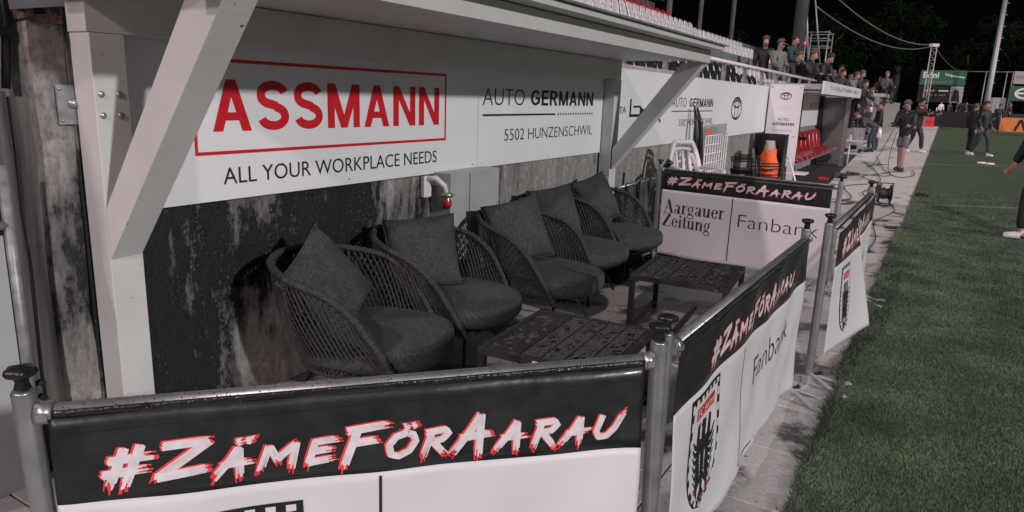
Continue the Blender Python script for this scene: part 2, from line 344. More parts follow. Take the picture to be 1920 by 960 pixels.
def brush_text(s0, s1, h0, h1, seed=3):
    rnd = random.Random(seed); seq = [('#', .86, 1.0, 0), ('Z', 1.15, 1.05, 0), ('A', .8, .74, 1), ('M', .95, .72, 0), ('E', .68, .72, 0), ('F', .95, 1.05, 0), ('O', .78, .76, 1), ('R', .72, .76, 0), ('A', 1.05, 1.12, 0), ('A', .78, .76, 0), ('R', .72, .76, 0), ('A', .8, .76, 0), ('U', .75, .76, 0)]
    tot = sum(a for _, a, _, _ in seq) + .16 * 12; k = (s1 - s0) / tot; H = h1 - h0; x = s0; white = []; red = []
    for ch, wd, ht, dots in seq:
        strokes = [list(q) for q in BR[ch]]
        if dots: strokes += [[(.42, 1.24), (.62, 1.3)], [(.72, 1.26), (.92, 1.32)]]
        for st in strokes:
            st = [(x + (px * wd * .92) * k + py * ht * H * .22, h0 + py * ht * H) for px, py in st]
            L = sum(math.hypot(st[i + 1][0] - st[i][0], st[i + 1][1] - st[i][1]) for i in range(len(st) - 1))
            fine = []
            for i in range(len(st) - 1):
                m = max(2, int(math.hypot(st[i + 1][0] - st[i][0], st[i + 1][1] - st[i][1]) / (H * .14)))
                for j in range(m): t = j / m; fine.append((st[i][0] + (st[i + 1][0] - st[i][0]) * t, st[i][1] + (st[i + 1][1] - st[i][1]) * t))
            fine.append(st[-1]); n = 6; W_ = H * .25 * (ht * .4 + .6)
            for q in range(n):
                off = (q + .5) / n - .5; ext0 = rnd.uniform(-.02, .05) * H; ext1 = rnd.uniform(-.16, .10) * H
                a = fine[0]; b = fine[1]; d = math.hypot(b[0] - a[0], b[1] - a[1]) or 1
                p = list(fine); p[0] = (a[0] - (b[0] - a[0]) / d * ext0, a[1] - (b[1] - a[1]) / d * ext0)
                a = fine[-1]; b = fine[-2]; d = math.hypot(b[0] - a[0], b[1] - a[1]) or 1
                if -ext1 > d * .9: p.pop(); ext1 = 0; a = p[-1]; b = p[-2]; d = math.hypot(b[0] - a[0], b[1] - a[1]) or 1
                p[-1] = (a[0] + (a[0] - b[0]) / d * ext1, a[1] + (a[1] - b[1]) / d * ext1)
                out = []
                for i, c in enumerate(p):
                    u = p[max(0, i - 1)]; v = p[min(len(p) - 1, i + 1)]; dx, dy = v[0] - u[0], v[1] - u[1]; dd = math.hypot(dx, dy) or 1
                    out.append((c[0] - dy / dd * off * W_, c[1] + dx / dd * off * W_))
                ww = W_ / n * rnd.uniform(.95, 1.25); white += stroke(out, ww, ww * rnd.uniform(.5, 1.1))
                rp = [(c[0] - H * .055, c[1] + H * .03) for c in out]; e = rp[-1]; f_ = rp[-2]; dd = math.hypot(e[0] - f_[0], e[1] - f_[1]) or 1
                rp[-1] = (e[0] + H * .04 + (e[0] - f_[0]) / dd * H * .14, e[1] - H * .05 + (e[1] - f_[1]) / dd * H * .14)
                red += stroke(rp, ww * 1.1, ww * .9)
        x += (wd + .16) * k
    return white, red
def sans_word(word, s0, s1, h0, h1):
    w = .19; arc = lambda cx, cy, rx, ry, a, b, n=12: [(cx + rx * math.cos(PI * (a + (b - a) * i / n)), cy + ry * math.sin(PI * (a + (b - a) * i / n))) for i in range(n + 1)]
    q = w / 2
    G = {'A': (.80, [[(0, 0), (.3, 1), (.5, 1), (.2, 0)], [(.8, 0), (.6, 0), (.3, 1), (.5, 1)], rect(.17, .63, .21, .37)]),
         'M': (.92, [rect(0, w, 0, 1), rect(.92 - w, .92, 0, 1), [(.0, 1), (.22, 1), (.56, 0), (.37, 0)], [(.92, 1), (.70, 1), (.36, 0), (.55, 0)]]),
         'N': (.78, [rect(0, w, 0, 1), rect(.78 - w, .78, 0, 1), [(0, 1), (.20, 1), (.78, 0), (.58, 0)]]),
         'S': (.72, stroke(arc(.36, .735, .27, .18, .07, 1.0, 14) + arc(.36, .70, .27, .17, 1.0, 1.42, 6)[1:] + [(.42, .50)] + arc(.36, .285, .27, .19, .40, 0, 6) + arc(.36, .27, .27, .18, 0, -.93, 14)[1:], .185))}
    G['E'] = (.62, [rect(0, w, 0, 1), rect(w, .62, 0, .17), rect(w, .58, .42, .58), rect(w, .62, .83, 1)])
    G['R'] = (.74, [rect(0, w, 0, 1), rect(w, .4, .40, .55), rect(w, .4, .84, 1), [(.3, .42), (.5, .42), (.76, 0), (.54, 0)]] + ring(.4, .70, .31, .30, .19, 12, .15, -PI / 2, PI / 2))
    G['G'] = (.82, ring(.42, .5, .42, .5, .19, 28, .17, .62, 2 * PI - .35) + [rect(.62, .80, .12, .5), rect(.42, .8, .38, .54)])
    out = []; x = 0
    for ch in word: wd, ps = G[ch]; out += [[(px + x, py) for px, py in p] for p in ps]; x += wd + .14
    k = (s1 - s0) / (x - .14); return [[(s0 + px * k, h0 + py * (h1 - h0)) for px, py in p] for p in out]
# bold modern serif lettering (newspaper masthead)
def serif_word(word, s0, s1, h0, h1):
    G = {}
    v = lambda x, y0, y1, w=.17: rect(x, x + w, y0, y1); sf = lambda x, y, w=.36: rect(x, x + w, y, y + .035)
    G['A'] = (.95, stroke([(.1, 0), (.46, 1)], .045) + stroke([(.42, 1), (.76, 0)], .2) + [rect(.2, .68, .32, .36), sf(-.02, 0, .28), sf(.58, 0, .38)])
    G['Z'] = (.85, stroke([(.1, .04), (.66, .96)], .22) + [rect(.05, .75, .96, 1), rect(.02, .8, 0, .04), rect(.04, .08, .78, 1), rect(.75, .8, 0, .25)])
    G['a'] = (.62, [v(.33, 0, .5), rect(.5, .6, 0, .04)] + ring(.22, .17, .21, .17, .13, 16, .03) + ring(.27, .49, .22, .19, .14, 12, .03, 0, PI * .95))
    G['r'] = (.5, [v(.07, 0, .66), sf(0, 0), sf(0, .63, .2)] + ring(.34, .5, .16, .17, .1, 10, .03, .3, PI))
    G['g'] = (.66, ring(.28, .42, .24, .25, .13, 18, .03) + ring(.3, -.12, .28, .17, .07, 18, .05) + stroke([(.12, .17), (.1, .08), (.45, .04)], .09) + stroke([(.45, .6), (.62, .7)], .06))
    G['u'] = (.72, [v(.07, .15, .66), v(.44, 0, .66), sf(0, .63, .2), sf(.37, .63, .2), rect(.5, .7, 0, .035)] + ring(.28, .17, .21, .18, .15, 10, .04, PI, 2 * PI))
    G['e'] = (.6, ring(.29, .34, .27, .35, .15, 24, .035, .25, 2 * PI - .5) + [rect(.12, .54, .36, .4), rect(.42, .56, .38, .5)])
    G['i'] = (.36, [v(.08, 0, .66), sf(0, 0, .33), sf(0, .63, .2)] + ring(.165, .87, .1, .1, .1, 10))
    G['t'] = (.42, [v(.1, .1, .88), rect(0, .38, .62, .66)] + ring(.27, .15, .17, .16, .1, 8, .05, PI, 2 * PI))
    G['n'] = (.75, [v(.07, 0, .66), v(.46, 0, .48), sf(0, 0, .32), sf(.4, 0, .32), sf(0, .63, .2)] + ring(.42, .46, .21, .2, .15, 10, .04, 0, PI))
    out = []; x = 0
    for ch in word:
        wd, ps = G[ch]; out += [[(px + x, py) for px, py in p] for p in ps]; x += wd + .02
    k = (s1 - s0) / x; return [[(s0 + px * k, h0 + py * (h1 - h0)) for px, py in p] for p in out]
# club shield: black embattled border, red name bar, black eagle, two stars
def crest(name, place, cx, w, top, h, parent, ml=.05):
    def outline(sc, dy=0):
        pts = []; N = 14
        for i in range(N + 1):
            t = i / N; half = .5 * (1.0 + .02 * math.sin(PI * t)) * (1 if t < .35 else math.sqrt(max(0, 1 - ((t - .35) / .65) ** 2.2))); pts.append((half, 1 - t))
        r = [(a, b) for a, b in pts]; l = [(-a, b) for a, b in reversed(pts[:-1])]
        return [(cx + a * w * sc, top - h / 2 + (b - .5) * h * (1 - (1 - sc) * w / h)) for a, b in r + l]
    tf = lambda a, b: (cx + a * w, top - (1 - b) * h)
    T = lambda ps: [[tf(a, b) for a, b in p] for p in ps]
    o = poly_print('shield', [outline(1.0)], place, 'black', parent, .0015, ml); i = poly_print('shield_field', [outline(.83)], place, 'pboard', o, .0027, ml)
    teeth = []; a = outline(.895)
    n = len(a); acc = 0
    for q in range(n):
        p0, p1 = a[q], a[(q + 1) % n]; L = math.hypot(p1[0] - p0[0], p1[1] - p0[1]); m = max(1, round(L / (w * .075)))
        for j in range(m):
            acc += 1
            if acc % 2: continue
            t0, t1 = j / m, (j + 1) / m; s0 = (p0[0] + (p1[0] - p0[0]) * t0, p0[1] + (p1[1] - p0[1]) * t0); s1 = (p0[0] + (p1[0] - p0[0]) * t1, p0[1] + (p1[1] - p0[1]) * t1)
            teeth += stroke([s0, s1], w * .055)
    stuff(poly_print('shield_teeth', teeth, place, 'pboard', o, .0034, ml))
    poly_print('name_bar', T([rect(-.32, .32, .80, .90)]), place, 'red', o, .0036, ml)
    q0 = tf(-.29, .82); q1 = tf(.29, .885); poly_print('name_text', text_polys('FC Aarau', q0[0], q1[0], q0[1], q1[1], .01, 2), place, 'pboard', o, .0042)
    e = stroke([(0, .74), (.0, .5), (0, .2), (-.02, .06)], .13, .04) + stroke([(0, .72), (-.06, .74), (-.09, .71)], .05, .02) + ring(0, .72, .05, .035, .05, 10)
    for sg in (-1, 1):
        e += stroke([(sg * .04, .52), (sg * .15, .58), (sg * .19, .75)], .13, .07)
        for k_ in range(7):
            y0 = .66 - .07 * k_; e += stroke([(sg * .08, .52 - .03 * k_), (sg * (.24 - .012 * k_), y0 - .09), (sg * (.34 - .018 * k_), y0 - .02)], .062, .015)
        e += stroke([(sg * .03, .28), (sg * .13, .2), (sg * .15, .12)], .05, .02)
        for k_ in range(3): e += stroke([(sg * .02, .16), (sg * (.05 + .035 * k_), .05 + .02 * k_)], .03, .008)
    poly_print('eagle', T(e), place, 'black', o, .0040, ml)
    st = []
    for sg in (-1, 1):
        for k_ in range(6):
            an = PI * k_ / 3 + .3; c = (sg * .2, .17 - .03 * sg); st.append([c, (c[0] + .02 * math.cos(an + .5), c[1] + .012 * math.sin(an + .5)), (c[0] + .085 * math.cos(an), c[1] + .04 * math.sin(an)), (c[0] + .02 * math.cos(an - .5), c[1] + .012 * math.sin(an - .5))])
    poly_print('star', T(st), place, 'red', o, .0040)

# ------------------------------------------------------------------ setting
struct(B().box(-400, 400, -60, 500, -.35, -.06).build('ground', 'asphalt'))
GX = -.285
def pitch():
    m = B(); xs = [GX + .0, .2, 1, 4, 12, 40, 75]; ys = [-20 + 8 * i for i in range(12)]
    m.grid(lambda u, v: (xs[0] + (xs[-1] - xs[0]) * u ** 2, -20 + 92 * v, 0), 20, 30)
    return struct(m.build('pitch', 'grass'))
pitch()
lm = B()
for y0, x1, y1 in ((13.55, 6.3, 17.0), (23.6, 9, 31), (32.45, 12, 44)):
    lm.add([(GX + .02, y0, .004), (GX + .02, y0 + .1, .004), (x1, y1 + .1, .004), (x1, y1, .004)], [(0, 3, 2, 1)])
struct(lm.build('pitch_markings', 'line'))
pav = struct(B().box(-2.92, GX, -1.5, 13.5, -.055, -.045).build('pavement', 'dconcrete'))
slab_me = None
SP = .535; y = 2.715 - SP * 7; rnd = random.Random(5)
mesh0 = B().box(-SP / 2 + .004, SP / 2 - .004, -SP / 2 + .004, SP / 2 - .004, -.045, 0)
bm_me = mesh0.mesh('paving_slab'); bmq = bmesh.new(); bmq.from_mesh(bm_me); bmesh.ops.bevel(bmq, geom=[e for e in bmq.edges if all(v.co.z > -.01 for v in e.verts)], offset=.003, segments=1, affect='EDGES'); bmq.to_mesh(bm_me); bmq.free(); bm_me.materials.append(M['paving'])
for j in range(27):
    for i in range(5):
        cx = GX - SP / 2 - i * SP; cy = y + SP / 2 + j * SP
        o = link('paving_slab', bm_me, pav, (cx, cy, rnd.uniform(-.003, .0015))); o.rotation_euler = (rnd.uniform(-.003, .003), rnd.uniform(-.003, .003), 0)
yE = y + 27 * SP
# farther walkway: wet sheen put into the pale colour beside the pitch, dark asphalt by the wall
wk = struct(B().box(-3.0, GX, yE, 75, -.05, -.012).build('walkway', 'walk'))
apm = B(); apm.add([(-2.95, 11.5, -.004), (-2.0, 11.5, -.004), (-1.75, 14, -.004), (-1.95, 18, -.004), (-2.3, 26, -.004), (-2.95, 26, -.004)], [(0, 1, 2, 3, 4, 5)]); struct(apm.build('asphalt_patch', 'asphalt'))
# artificial turf patch behind the last armchair
tf_ = tag(B().box(-2.86, -2.12, 5.55, 7.6, 0.0, .02).build('turf_mat', 'turf'), 'dark green artificial turf mat on the paving behind the farthest armchair', 'turf mat')
# grass blades near the kerb
import array
def blades(name, n, region, h, m, seed, zmin=0):
    rnd = random.Random(seed); vs = []; fs = []
    for i in range(n):
        x, y = region(rnd); a = rnd.uniform(0, 2 * PI); hh = h * rnd.uniform(.5, 1.2); w = .0014 + .00045 * y; lx, ly = rnd.gauss(0, .45) * hh, rnd.gauss(0, .45) * hh
        c, s_ = math.cos(a) * w, math.sin(a) * w; k = len(vs)
        vs += [(x - c, y - s_, zmin), (x + c, y + s_, zmin), (x + lx * .5 + c * .6, y + ly * .5 + s_ * .6, zmin + hh * .65), (x + lx, y + ly, zmin + hh)]
        fs += [(k, k + 1, k + 2), (k, k + 2, k + 3)]
    me = bpy.data.meshes.new(name); me.from_pydata(vs, [], fs); me.materials.append(M[m]); return stuff(link(name, me))
def reg(r):
    y = 1.6 + 16 * r.random() ** 2.1; x = GX - .03 - .05 * noise.noise((y * 3, 1, 1)) + abs(r.gauss(0, .02)) + (.95 + .1 * y) * r.random()
    return (x, y) if y < 9 or r.random() > (y - 9) / 8 else (x, 1.6 + 6 * r.random())
tag(blades('pitch_grass', 260000, reg, .014, 'blade', 3), 'short dark green grass of the pitch beside the paving', 'grass')
def reg2(r):
    y = 1.6 + 9 * r.random() ** 1.5; return GX - .008 + r.gauss(0, .014) + .02 * noise.noise((y * 4, 0, 0)), y
tag(blades('verge_grass', 16000, reg2, .034, 'blade', 4), 'ragged grass tufts hanging over the edge of the paving', 'grass')
tag(blades('turf_mat_fibres', 12000, lambda r: (-2.86 + .74 * r.random(), 5.55 + 2.05 * r.random()), .02, 'turf', 9, .02), 'fibres of the green turf mat by the farthest armchair', 'grass')
# wall
wall = struct(B().box(-3.35, -2.92, 1.5, 60, -.05, 1.86).build('concrete_wall', 'wall'))
tag(B().box(-2.98, -2.895, 6.7, 9.35, 1.885, 1.93).build('wall_capping', 'wood'), 'beige timber capping on the wall top above the sponsor boards', 'plank')
# ---------------- buttress, old boards and pipes at the far left
pil = thing('concrete_pillar', 'stained concrete pillar with rubble on top beside the white shelter post', 'pillar', (-3.105, 1.44, 0))
def rough_box(x0, x1, y0, y1, z0, z1, n=10, amp=.012, sc=4):
    bm = bmesh.new(); v = []
    m = B().box(x0, x1, y0, y1, z0, z1); me = m.mesh('q'); bm.from_mesh(me); bmesh.ops.subdivide_edges(bm, edges=bm.edges[:], cuts=n, use_grid_fill=True)
    for w in bm.verts:
        d = noise.noise_vector(Vector(w.co) * sc) * amp; w.co += d
    mb = B(); bm.verts.index_update(); mb.v = [tuple(w.co) for w in bm.verts]; mb.f = [tuple(q.index for q in f.verts) for f in bm.faces]; mb.sm = [False] * len(mb.f); mb.mi = [0] * len(mb.f); bm.free(); return mb
rough_box(-.25, .175, -.065, .06, 0, 1.8).build('shaft', 'pillar', pil)
rough_box(-.26, .18, -.075, .07, 1.8, 1.825, 8, .02, 12).build('rubble', 'dust', pil)
pl = B(); pl.box(.19, .198, -.0, .07, 1.42, 1.57); pl.build('fixing_plate', 'galv', pil)
bt = B()
for yy, zz in ((.012, 1.555), (.012, 1.435)): bt.ball((.2, yy, zz), .007, 8, 4)
bt.ball((.2, .055, 1.5), .02, 10, 6); bt.build('bolt', 'alu', pil)
ob = thing('timber_hoarding', 'dark weathered upright boards left of the concrete pillar', 'boarding', (-3.08, 1.275, 0))
for i in range(5): rough_box(.06 - i * .012, .1 - i * .012, .04 - .1 * i, .13 - .1 * i, 0, 1.52 + .02 * (i % 2), 6, .006, 6).build('board', 'oldwood', ob)
pp = thing('steel_frame_door', 'pale grey sheet door in a dark steel frame at the left edge', 'door', (-2.93, 1.2, 0))
B().box(0, .02, -.75, .0, .0, 1.02).build('door_panel', 'steelbox', pp)
f = B(); f.tube([(.03, .02, 0), (.03, .02, 1.28)], .02); f.tube([(.03, .02, 1.06), (.03, -.75, 1.06)], .018); f.tube([(.03, .02, .35), (.0, .09, .33)], .012); f.build('door_frame', 'galv', pp)
for zz in (.36, .3, .42): B().cyl((.02, .06, zz), (.05, .06, zz), .012).build('hinge_bolt', 'darkmetal', pp)
dp = thing('drain_pipe', 'grey vertical drain pipe with a clamp above the dark boards', 'pipe', (-3.02, 1.27, 0)); B().cyl((0, 0, 1.6), (0, 0, 2.9), .035, 14).build('pipe', 'galv', dp)
f = B(); f.tube([(.0, .05, 1.55), (.02, .07, 1.8), (0, .06, 2.3)], .016); f.box(-.04, .04, -.04, .08, 1.74, 1.77); f.build('clamp', 'darkmetal', dp)
tag(B().box(-3.6, -3.4, -1.5, 1.25, 0, 3.2).build('dark_back_wall', 'oldwood'), 'very dark timber wall behind the pillar at the left edge', 'wall')

# ---------------- near shelter
sh = thing('dugout_shelter', 'white timber shelter with slanted braces over the row of armchairs', 'shelter', (-2.84, 1.5, 0))
X0 = -2.84; Y0 = 1.5
def L(x, y, z): return (x - X0, y - Y0, z)
def tb(x0, x1, y0, y1, z0, z1, name, bev=.003): return B().box(x0 - X0, x1 - X0, y0 - Y0, y1 - Y0, z0, z1).build(name, 'timber', sh, bev)
tb(-2.9, -2.765, 1.505, 1.64, 0, 1.765, 'post'); tb(-2.9, -2.78, 6.5, 6.66, 0, 1.765, 'post')
tb(-2.9, -2.77, 1.5, 6.62, 1.767, 1.94, 'wall_beam')
tb(-2.9, -2.003, 1.38, 6.62, 1.943, 1.962, 'soffit')
tb(-2.0, -1.90, 1.3, 6.6, 1.925, 2.03, 'front_beam')
tb(-2.95, -1.815, 1.28, 6.6, 2.036, 2.052, 'roof_deck'); tb(-1.813, -1.78, 1.2, 6.6, 2.035, 2.07, 'eave_board'); B().box(-2.95 - X0, -1.75 - X0, 1.15 - Y0, 6.62 - Y0, 2.073, 2.083).build('roof_sheet', 'galv', sh)
def brace(y0, y1):
    v = []
    for yy in (y0, y1): v += [L(-2.762, yy, .90), L(-2.762, yy, 1.13), L(-2.12, yy, 1.93), L(-1.90, yy, 1.93), L(-2.55, yy, .965)]
    v = []
    for yy in (y0, y1): v += [L(-2.763, yy, .895), L(-2.763, yy, 1.10), L(-2.13, yy, 1.924), L(-1.93, yy, 1.924)]
    m = B(); m.add(v, [(0, 1, 2, 3), (7, 6, 5, 4), (0, 4, 5, 1), (1, 5, 6, 2), (2, 6, 7, 3), (3, 7, 4, 0)]); m.build('brace', 'timber', sh, .003)
brace(1.505, 1.635); brace(6.5, 6.63)
for yy, zz in ((1.53, 1.54), (1.60, 1.54), (1.53, 1.46), (1.60, 1.46)): B().ball(L(-2.764, yy, zz), .0135, 12, 6, (.7, 1, 1)).build('bolt', 'alu', sh)
for yy in (6.52, 6.63): B().ball(L(-2.779, yy, .9), .008, 8, 4).build('bolt', 'alu', sh)

# ---------------- sponsor boards
PX = -2.893
def wp(x): return lambda s, h, l=0: (x + l, s, h)
def board(name_label, y0, y1, z0=1.05, z1=1.885, x=PX, th=.02, m='board'):
    t = thing('sponsor_board', name_label, 'sign', (0, 0, 0), 0, 'sponsor boards along the wall')
    B().box(x - th, x, y0 + .002, y1 - .002, z0, z1).build('panel', m, t, .001); 
    for yy in (y0 + .06, (y0 + y1) / 2, y1 - .06): B().ball((x, yy, z0 + .03), .007, 8, 4, (.5, 1, 1)).build('screw', 'galv', t)
    return t
P = wp(PX)
t = board('white board with red framed ASSMANN lettering inside the shelter', 1.66, 4.30)
fr = [rect(2.0, 3.91, 1.692, 1.708), rect(2.0, 3.91, 1.268, 1.284), rect(2.0, 2.016, 1.284, 1.692), rect(3.894, 3.91, 1.284, 1.692)]
poly_print('red_frame', fr, P, 'red', t); poly_print('lettering', sans_word('ASSMANN', 2.10, 3.83, 1.375, 1.615), P, 'red', t)
poly_print('lettering', text_polys('ALL YOUR WORKPLACE NEEDS', 2.14, 3.81, 1.125, 1.205, .0), P, 'black', t)
t = board('white board reading AUTO GERMANN inside the shelter', 4.30, 6.49)
poly_print('lettering', text_polys('AUTO', 4.355, 4.96, 1.505, 1.63, -.012), P, 'black', t); poly_print('lettering', sans_word('GERMANN', 5.06, 6.26, 1.505, 1.63), P, 'black', t)
poly_print('rule', [rect(4.36, 5.5, 1.425, 1.44)] + [rect(5.54 + .05 * i, 5.565 + .05 * i, 1.425, 1.44) for i in range(15)], P, 'black', t)
poly_print('lettering', text_polys('5502 HUNZENSCHWIL', 4.67, 6.28, 1.235, 1.325, -.008), P, 'black', t)
t = board('white board with TOYOTA word and b shaped mark beyond the shelter', 6.68, 8.36)
poly_print('lettering', text_polys('OTA', 6.80, 7.1, 1.43, 1.50, .01), P, 'black', t)
poly_print('b_mark', [rect(7.2, 7.245, 1.39, 1.58), rect(7.2, 7.5, 1.39, 1.42), rect(7.5, 7.53, 1.4, 1.5), rect(7.3, 7.5, 1.49, 1.51), rect(7.53, 8.0, 1.445, 1.475)] + stroke([(7.5, 1.40), (7.58, 1.46)], .03) + stroke([(7.5, 1.5), (7.58, 1.46)], .03) + stroke([(7.98, 1.47), (8.2, 1.32)], .035), P, 'black', t)
t = board('white board reading AUTO GERMANN 5502 behind the folded black easel', 8.36, 10.78)
poly_print('lettering', text_polys('AUTO', 8.57, 9.15, 1.50, 1.615, -.012), P, 'black', t); poly_print('lettering', sans_word('GERMANN', 9.27, 10.38, 1.50, 1.615), P, 'black', t)
poly_print('rule', [rect(8.58, 10.4, 1.44, 1.452)], P, 'black', t); poly_print('lettering', text_polys('5502 HUNZENSCHWIL', 8.9, 10.45, 1.26, 1.345, -.005), P, 'black', t)
t = board('white board with oval car emblem before the tall pink totem', 10.78, 14.05)
poly_print('emblem', emblem(11.78, 1.48, .33, .185, .035), P, 'black', t)
t = board('white board behind the red bench with a grey oval emblem', 14.4, 18.0)
poly_print('emblem', emblem(16.0, 1.5, .5, .22, .04), P, 'grey', t)
t = board('pale board at the far end behind the red bench', 18.05, 24); poly_print('lettering', text_polys('AUTO GERMANN', 19, 22, 1.5, 1.62, .01), P, 'grey', t)

# ---------------- electric box, lamp bracket, tarpaulin by the wall
t = thing('switch_cabinet', 'grey metal switch cabinet on the wall between the second and third armchair', 'cabinet', (-2.84, 4.0, 0))
B().box(-.08, .09, -.22, .38, .45, 1.06).build('housing', 'steelbox', t, .004); B().box(.091, .1, .0, .37, .46, 1.05).build('door', 'steelbox', t, .002); B().box(.1, .112, .33, .35, .72, .78).build('handle', 'plastic', t, .002)
t = thing('wall_siren', 'white wall lamp with a red glass shade and swan neck beside the cabinet', 'lamp', (-2.88, 3.72, 0))
B().box(-.03, .0, -.06, .02, .9, 1.04).build('back_plate', 'wplastic', t, .003); B().tube([(.0, -.02, 1.02), (.05, .0, 1.03), (.09, .04, .98), (.1, .06, .92)], [.018, .02, .02, .016]).build('neck', 'wplastic', t)
B().lathe([(.03, .0), (.035, .03), (.028, .075), (.02, .085)], (.1, .06, .83), 14).build('shade', 'redlampglass' if 'redlampglass' in M else 'redseat', t); B().lathe([(.042, 0), (.045, .02), (.03, .03)], (.1, .06, .905), 14).build('collar', 'alu', t)
t = thing('hanging_tarpaulin', 'dark wrinkled tarpaulin hanging from a grey bar behind the last armchair', 'tarpaulin', (-2.75, 6.7, 0))
B().tube([(0, .0, .69), (.02, 1.35, .71)], .014).build('bar', 'alu', t)
B().grid(lambda u, v: (.012 + .035 * math.sin(u * 23 + v * 2) * (.3 + v) + .02 * math.sin(u * 51 + 3 * v), .02 + 1.3 * u, .70 - .66 * v - .03 * math.sin(u * 9)), 60, 14).build('sheet', 'tarp', t)
B().tube([(.03, .45, .68), (.04, .5, .5), (.02, .42, .3), (.03, .38, .08)], .008).build('strap', 'plastic', t)
t = thing('standpipe', 'black capped pipe with brass valve standing behind the back banner post', 'pipe', (-2.42, 7.15, 0))
B().tube([(0, 0, 0), (0, 0, .9), (.03, 0, .95), (.06, 0, .93)], [.035, .035, .04, .03]).build('pipe', 'plastic', t); B().cyl((0, 0, .42), (0, 0, .5), .05).build('valve', 'galv', t)

# ---------------- armchairs
def chair_proto():
    t = thing('rope_armchair', '', 'armchair')
    def cor(sg): return Vector((-.0, .36 * sg, .68))
    def rim(u):
        a = abs(u); sg = 1 if u >= 0 else -1
        if a < .62:
            k = a / .62; ph = PI - sg * k * PI * .5
            return Vector((-.02 + .36 * math.cos(ph), .36 * math.sin(ph), .755 - .075 * k ** 2))
        k = (a - .62) / .38
        c = cor(sg) + Vector((-.02, 0, 0)); m = Vector((.13, .365 * sg, .62)); e = Vector((.30, .30 * sg, .27))
        return (c * (1 - k) ** 2 + m * 2 * k * (1 - k) + e * k * k) * .75 + (c.lerp(m, k * 2) if k < .5 else m.lerp(e, k * 2 - 1)) * .25
    def bot(u):
        a = abs(u); sg = 1 if u >= 0 else -1; ph = PI - sg * a * PI * .72
        return Vector((.02 + .27 * math.cos(ph), .28 * math.sin(ph), .27)).lerp(Vector((.30, .30 * sg, .27)), max(0, (a - .8) / .2))
    def P_(u, v):
        p = bot(u).lerp(rim(u), v); bulge = math.sin(PI * v) * .025 * (1 - abs(u) ** 4); d = Vector((p.x, p.y, 0)).normalized() if p.length else Vector(); return p + d * bulge
    net = B(); N = 58; sl = .26
    for dr in (1, -1):
        for i in range(-8, N + 8):
            u0 = -1 + 2 * (i + (.5 if dr < 0 else 0)) / N; pts = []
            for k in range(9):
                v = k / 8; u = u0 + dr * sl * (v - .5)
                if abs(u) <= 1.0:
                    p = P_(u, v); p += Vector((p.x, p.y, 0)).normalized() * (.003 * dr); pts.append(p)
            if len(pts) > 1: net.tube(pts, .005, 4, cap=False)
    net.build('woven_net', 'rope', t)
    # rope-wrapped rim, ribs and lower ring
    def wrapped(pts, r, n=8):
        out = []; 
        for i in range(len(pts) - 1):
            a, b = Vector(pts[i]), Vector(pts[i + 1]); m = max(1, int((b - a).length / .006))
            for j in range(m): out.append(a.lerp(b, j / m))
        rs = [r * (1 + .16 * math.sin(i * 2.1) + .1 * math.sin(i * 5.3)) for i in range(len(out))]; return out, rs
    m = B(); q, rs = wrapped([rim(-1 + 2 * i / 60) for i in range(61)], .0165); m.tube(q, rs, 8); m.build('rim', 'rope', t)
    m = B(); q, rs = wrapped([bot(-1 + 2 * i / 40) for i in range(41)], .012); m.tube(q, rs, 6); m.build('lower_ring', 'rope', t)
    for u in (-.42, .42): m = B(); q, rs = wrapped([P_(u, k / 8) for k in range(9)], .010); m.tube(q, rs, 6); m.build('rib', 'rope', t)
    # seat cushion
    def cu(u, v):
        a = 2 * PI * u; ex = .78; c, s_ = math.cos(a), math.sin(a); rx = (.37 if c > 0 else .29); px = rx * abs(c) ** ex * (1 if c > 0 else -1); py = .315 * abs(s_) ** ex * (1 if s_ > 0 else -1)
        prof = [(0, .30), (.84, .30), (.96, .305), (1.0, .325), (1.005, .36), (.995, .395), (.955, .412), (.85, .42), (.5, .426), (0, .424)]
        f = v * (len(prof) - 1); i = min(int(f), len(prof) - 2); g = f - i; r = prof[i][0] * (1 - g) + prof[i + 1][0] * g; z = prof[i][1] * (1 - g) + prof[i + 1][1] * g
        return (.06 + px * r, py * r, z + .009 * noise.noise((px * r * 6, py * r * 6, 0)) * (r < .98))
    cm = B().grid(cu, 48, 18); o = cm.build('seat_cushion', 'fabric', t)
    m = B()
    def pipe(z, k): return [Vector((cu(i / 48, .0)[0], 0, 0)) for i in range(1)]
    m.tube([Vector(cu(i / 48, .667)) for i in range(48)], .004, 5, closed=True); m.build('piping', 'fabric', o)
    for sx in (1, -1):
        for sy in (1, -1):
            B().tube([(.17 * sx + .02, .10 * sy, .27), (.27 * sx, .27 * sy, .004)], .009, 8).build('leg', 'darkmetal', t); 
    m = B(); m.tube([(.29 * math.cos(2 * PI * i / 24) + .03, .27 * math.sin(2 * PI * i / 24), .265) for i in range(24)], .01, 6, closed=True); m.tube([(.3, -.2, .265), (.3, .2, .265)], .008); m.build('seat_frame', 'darkmetal', t)
    return t
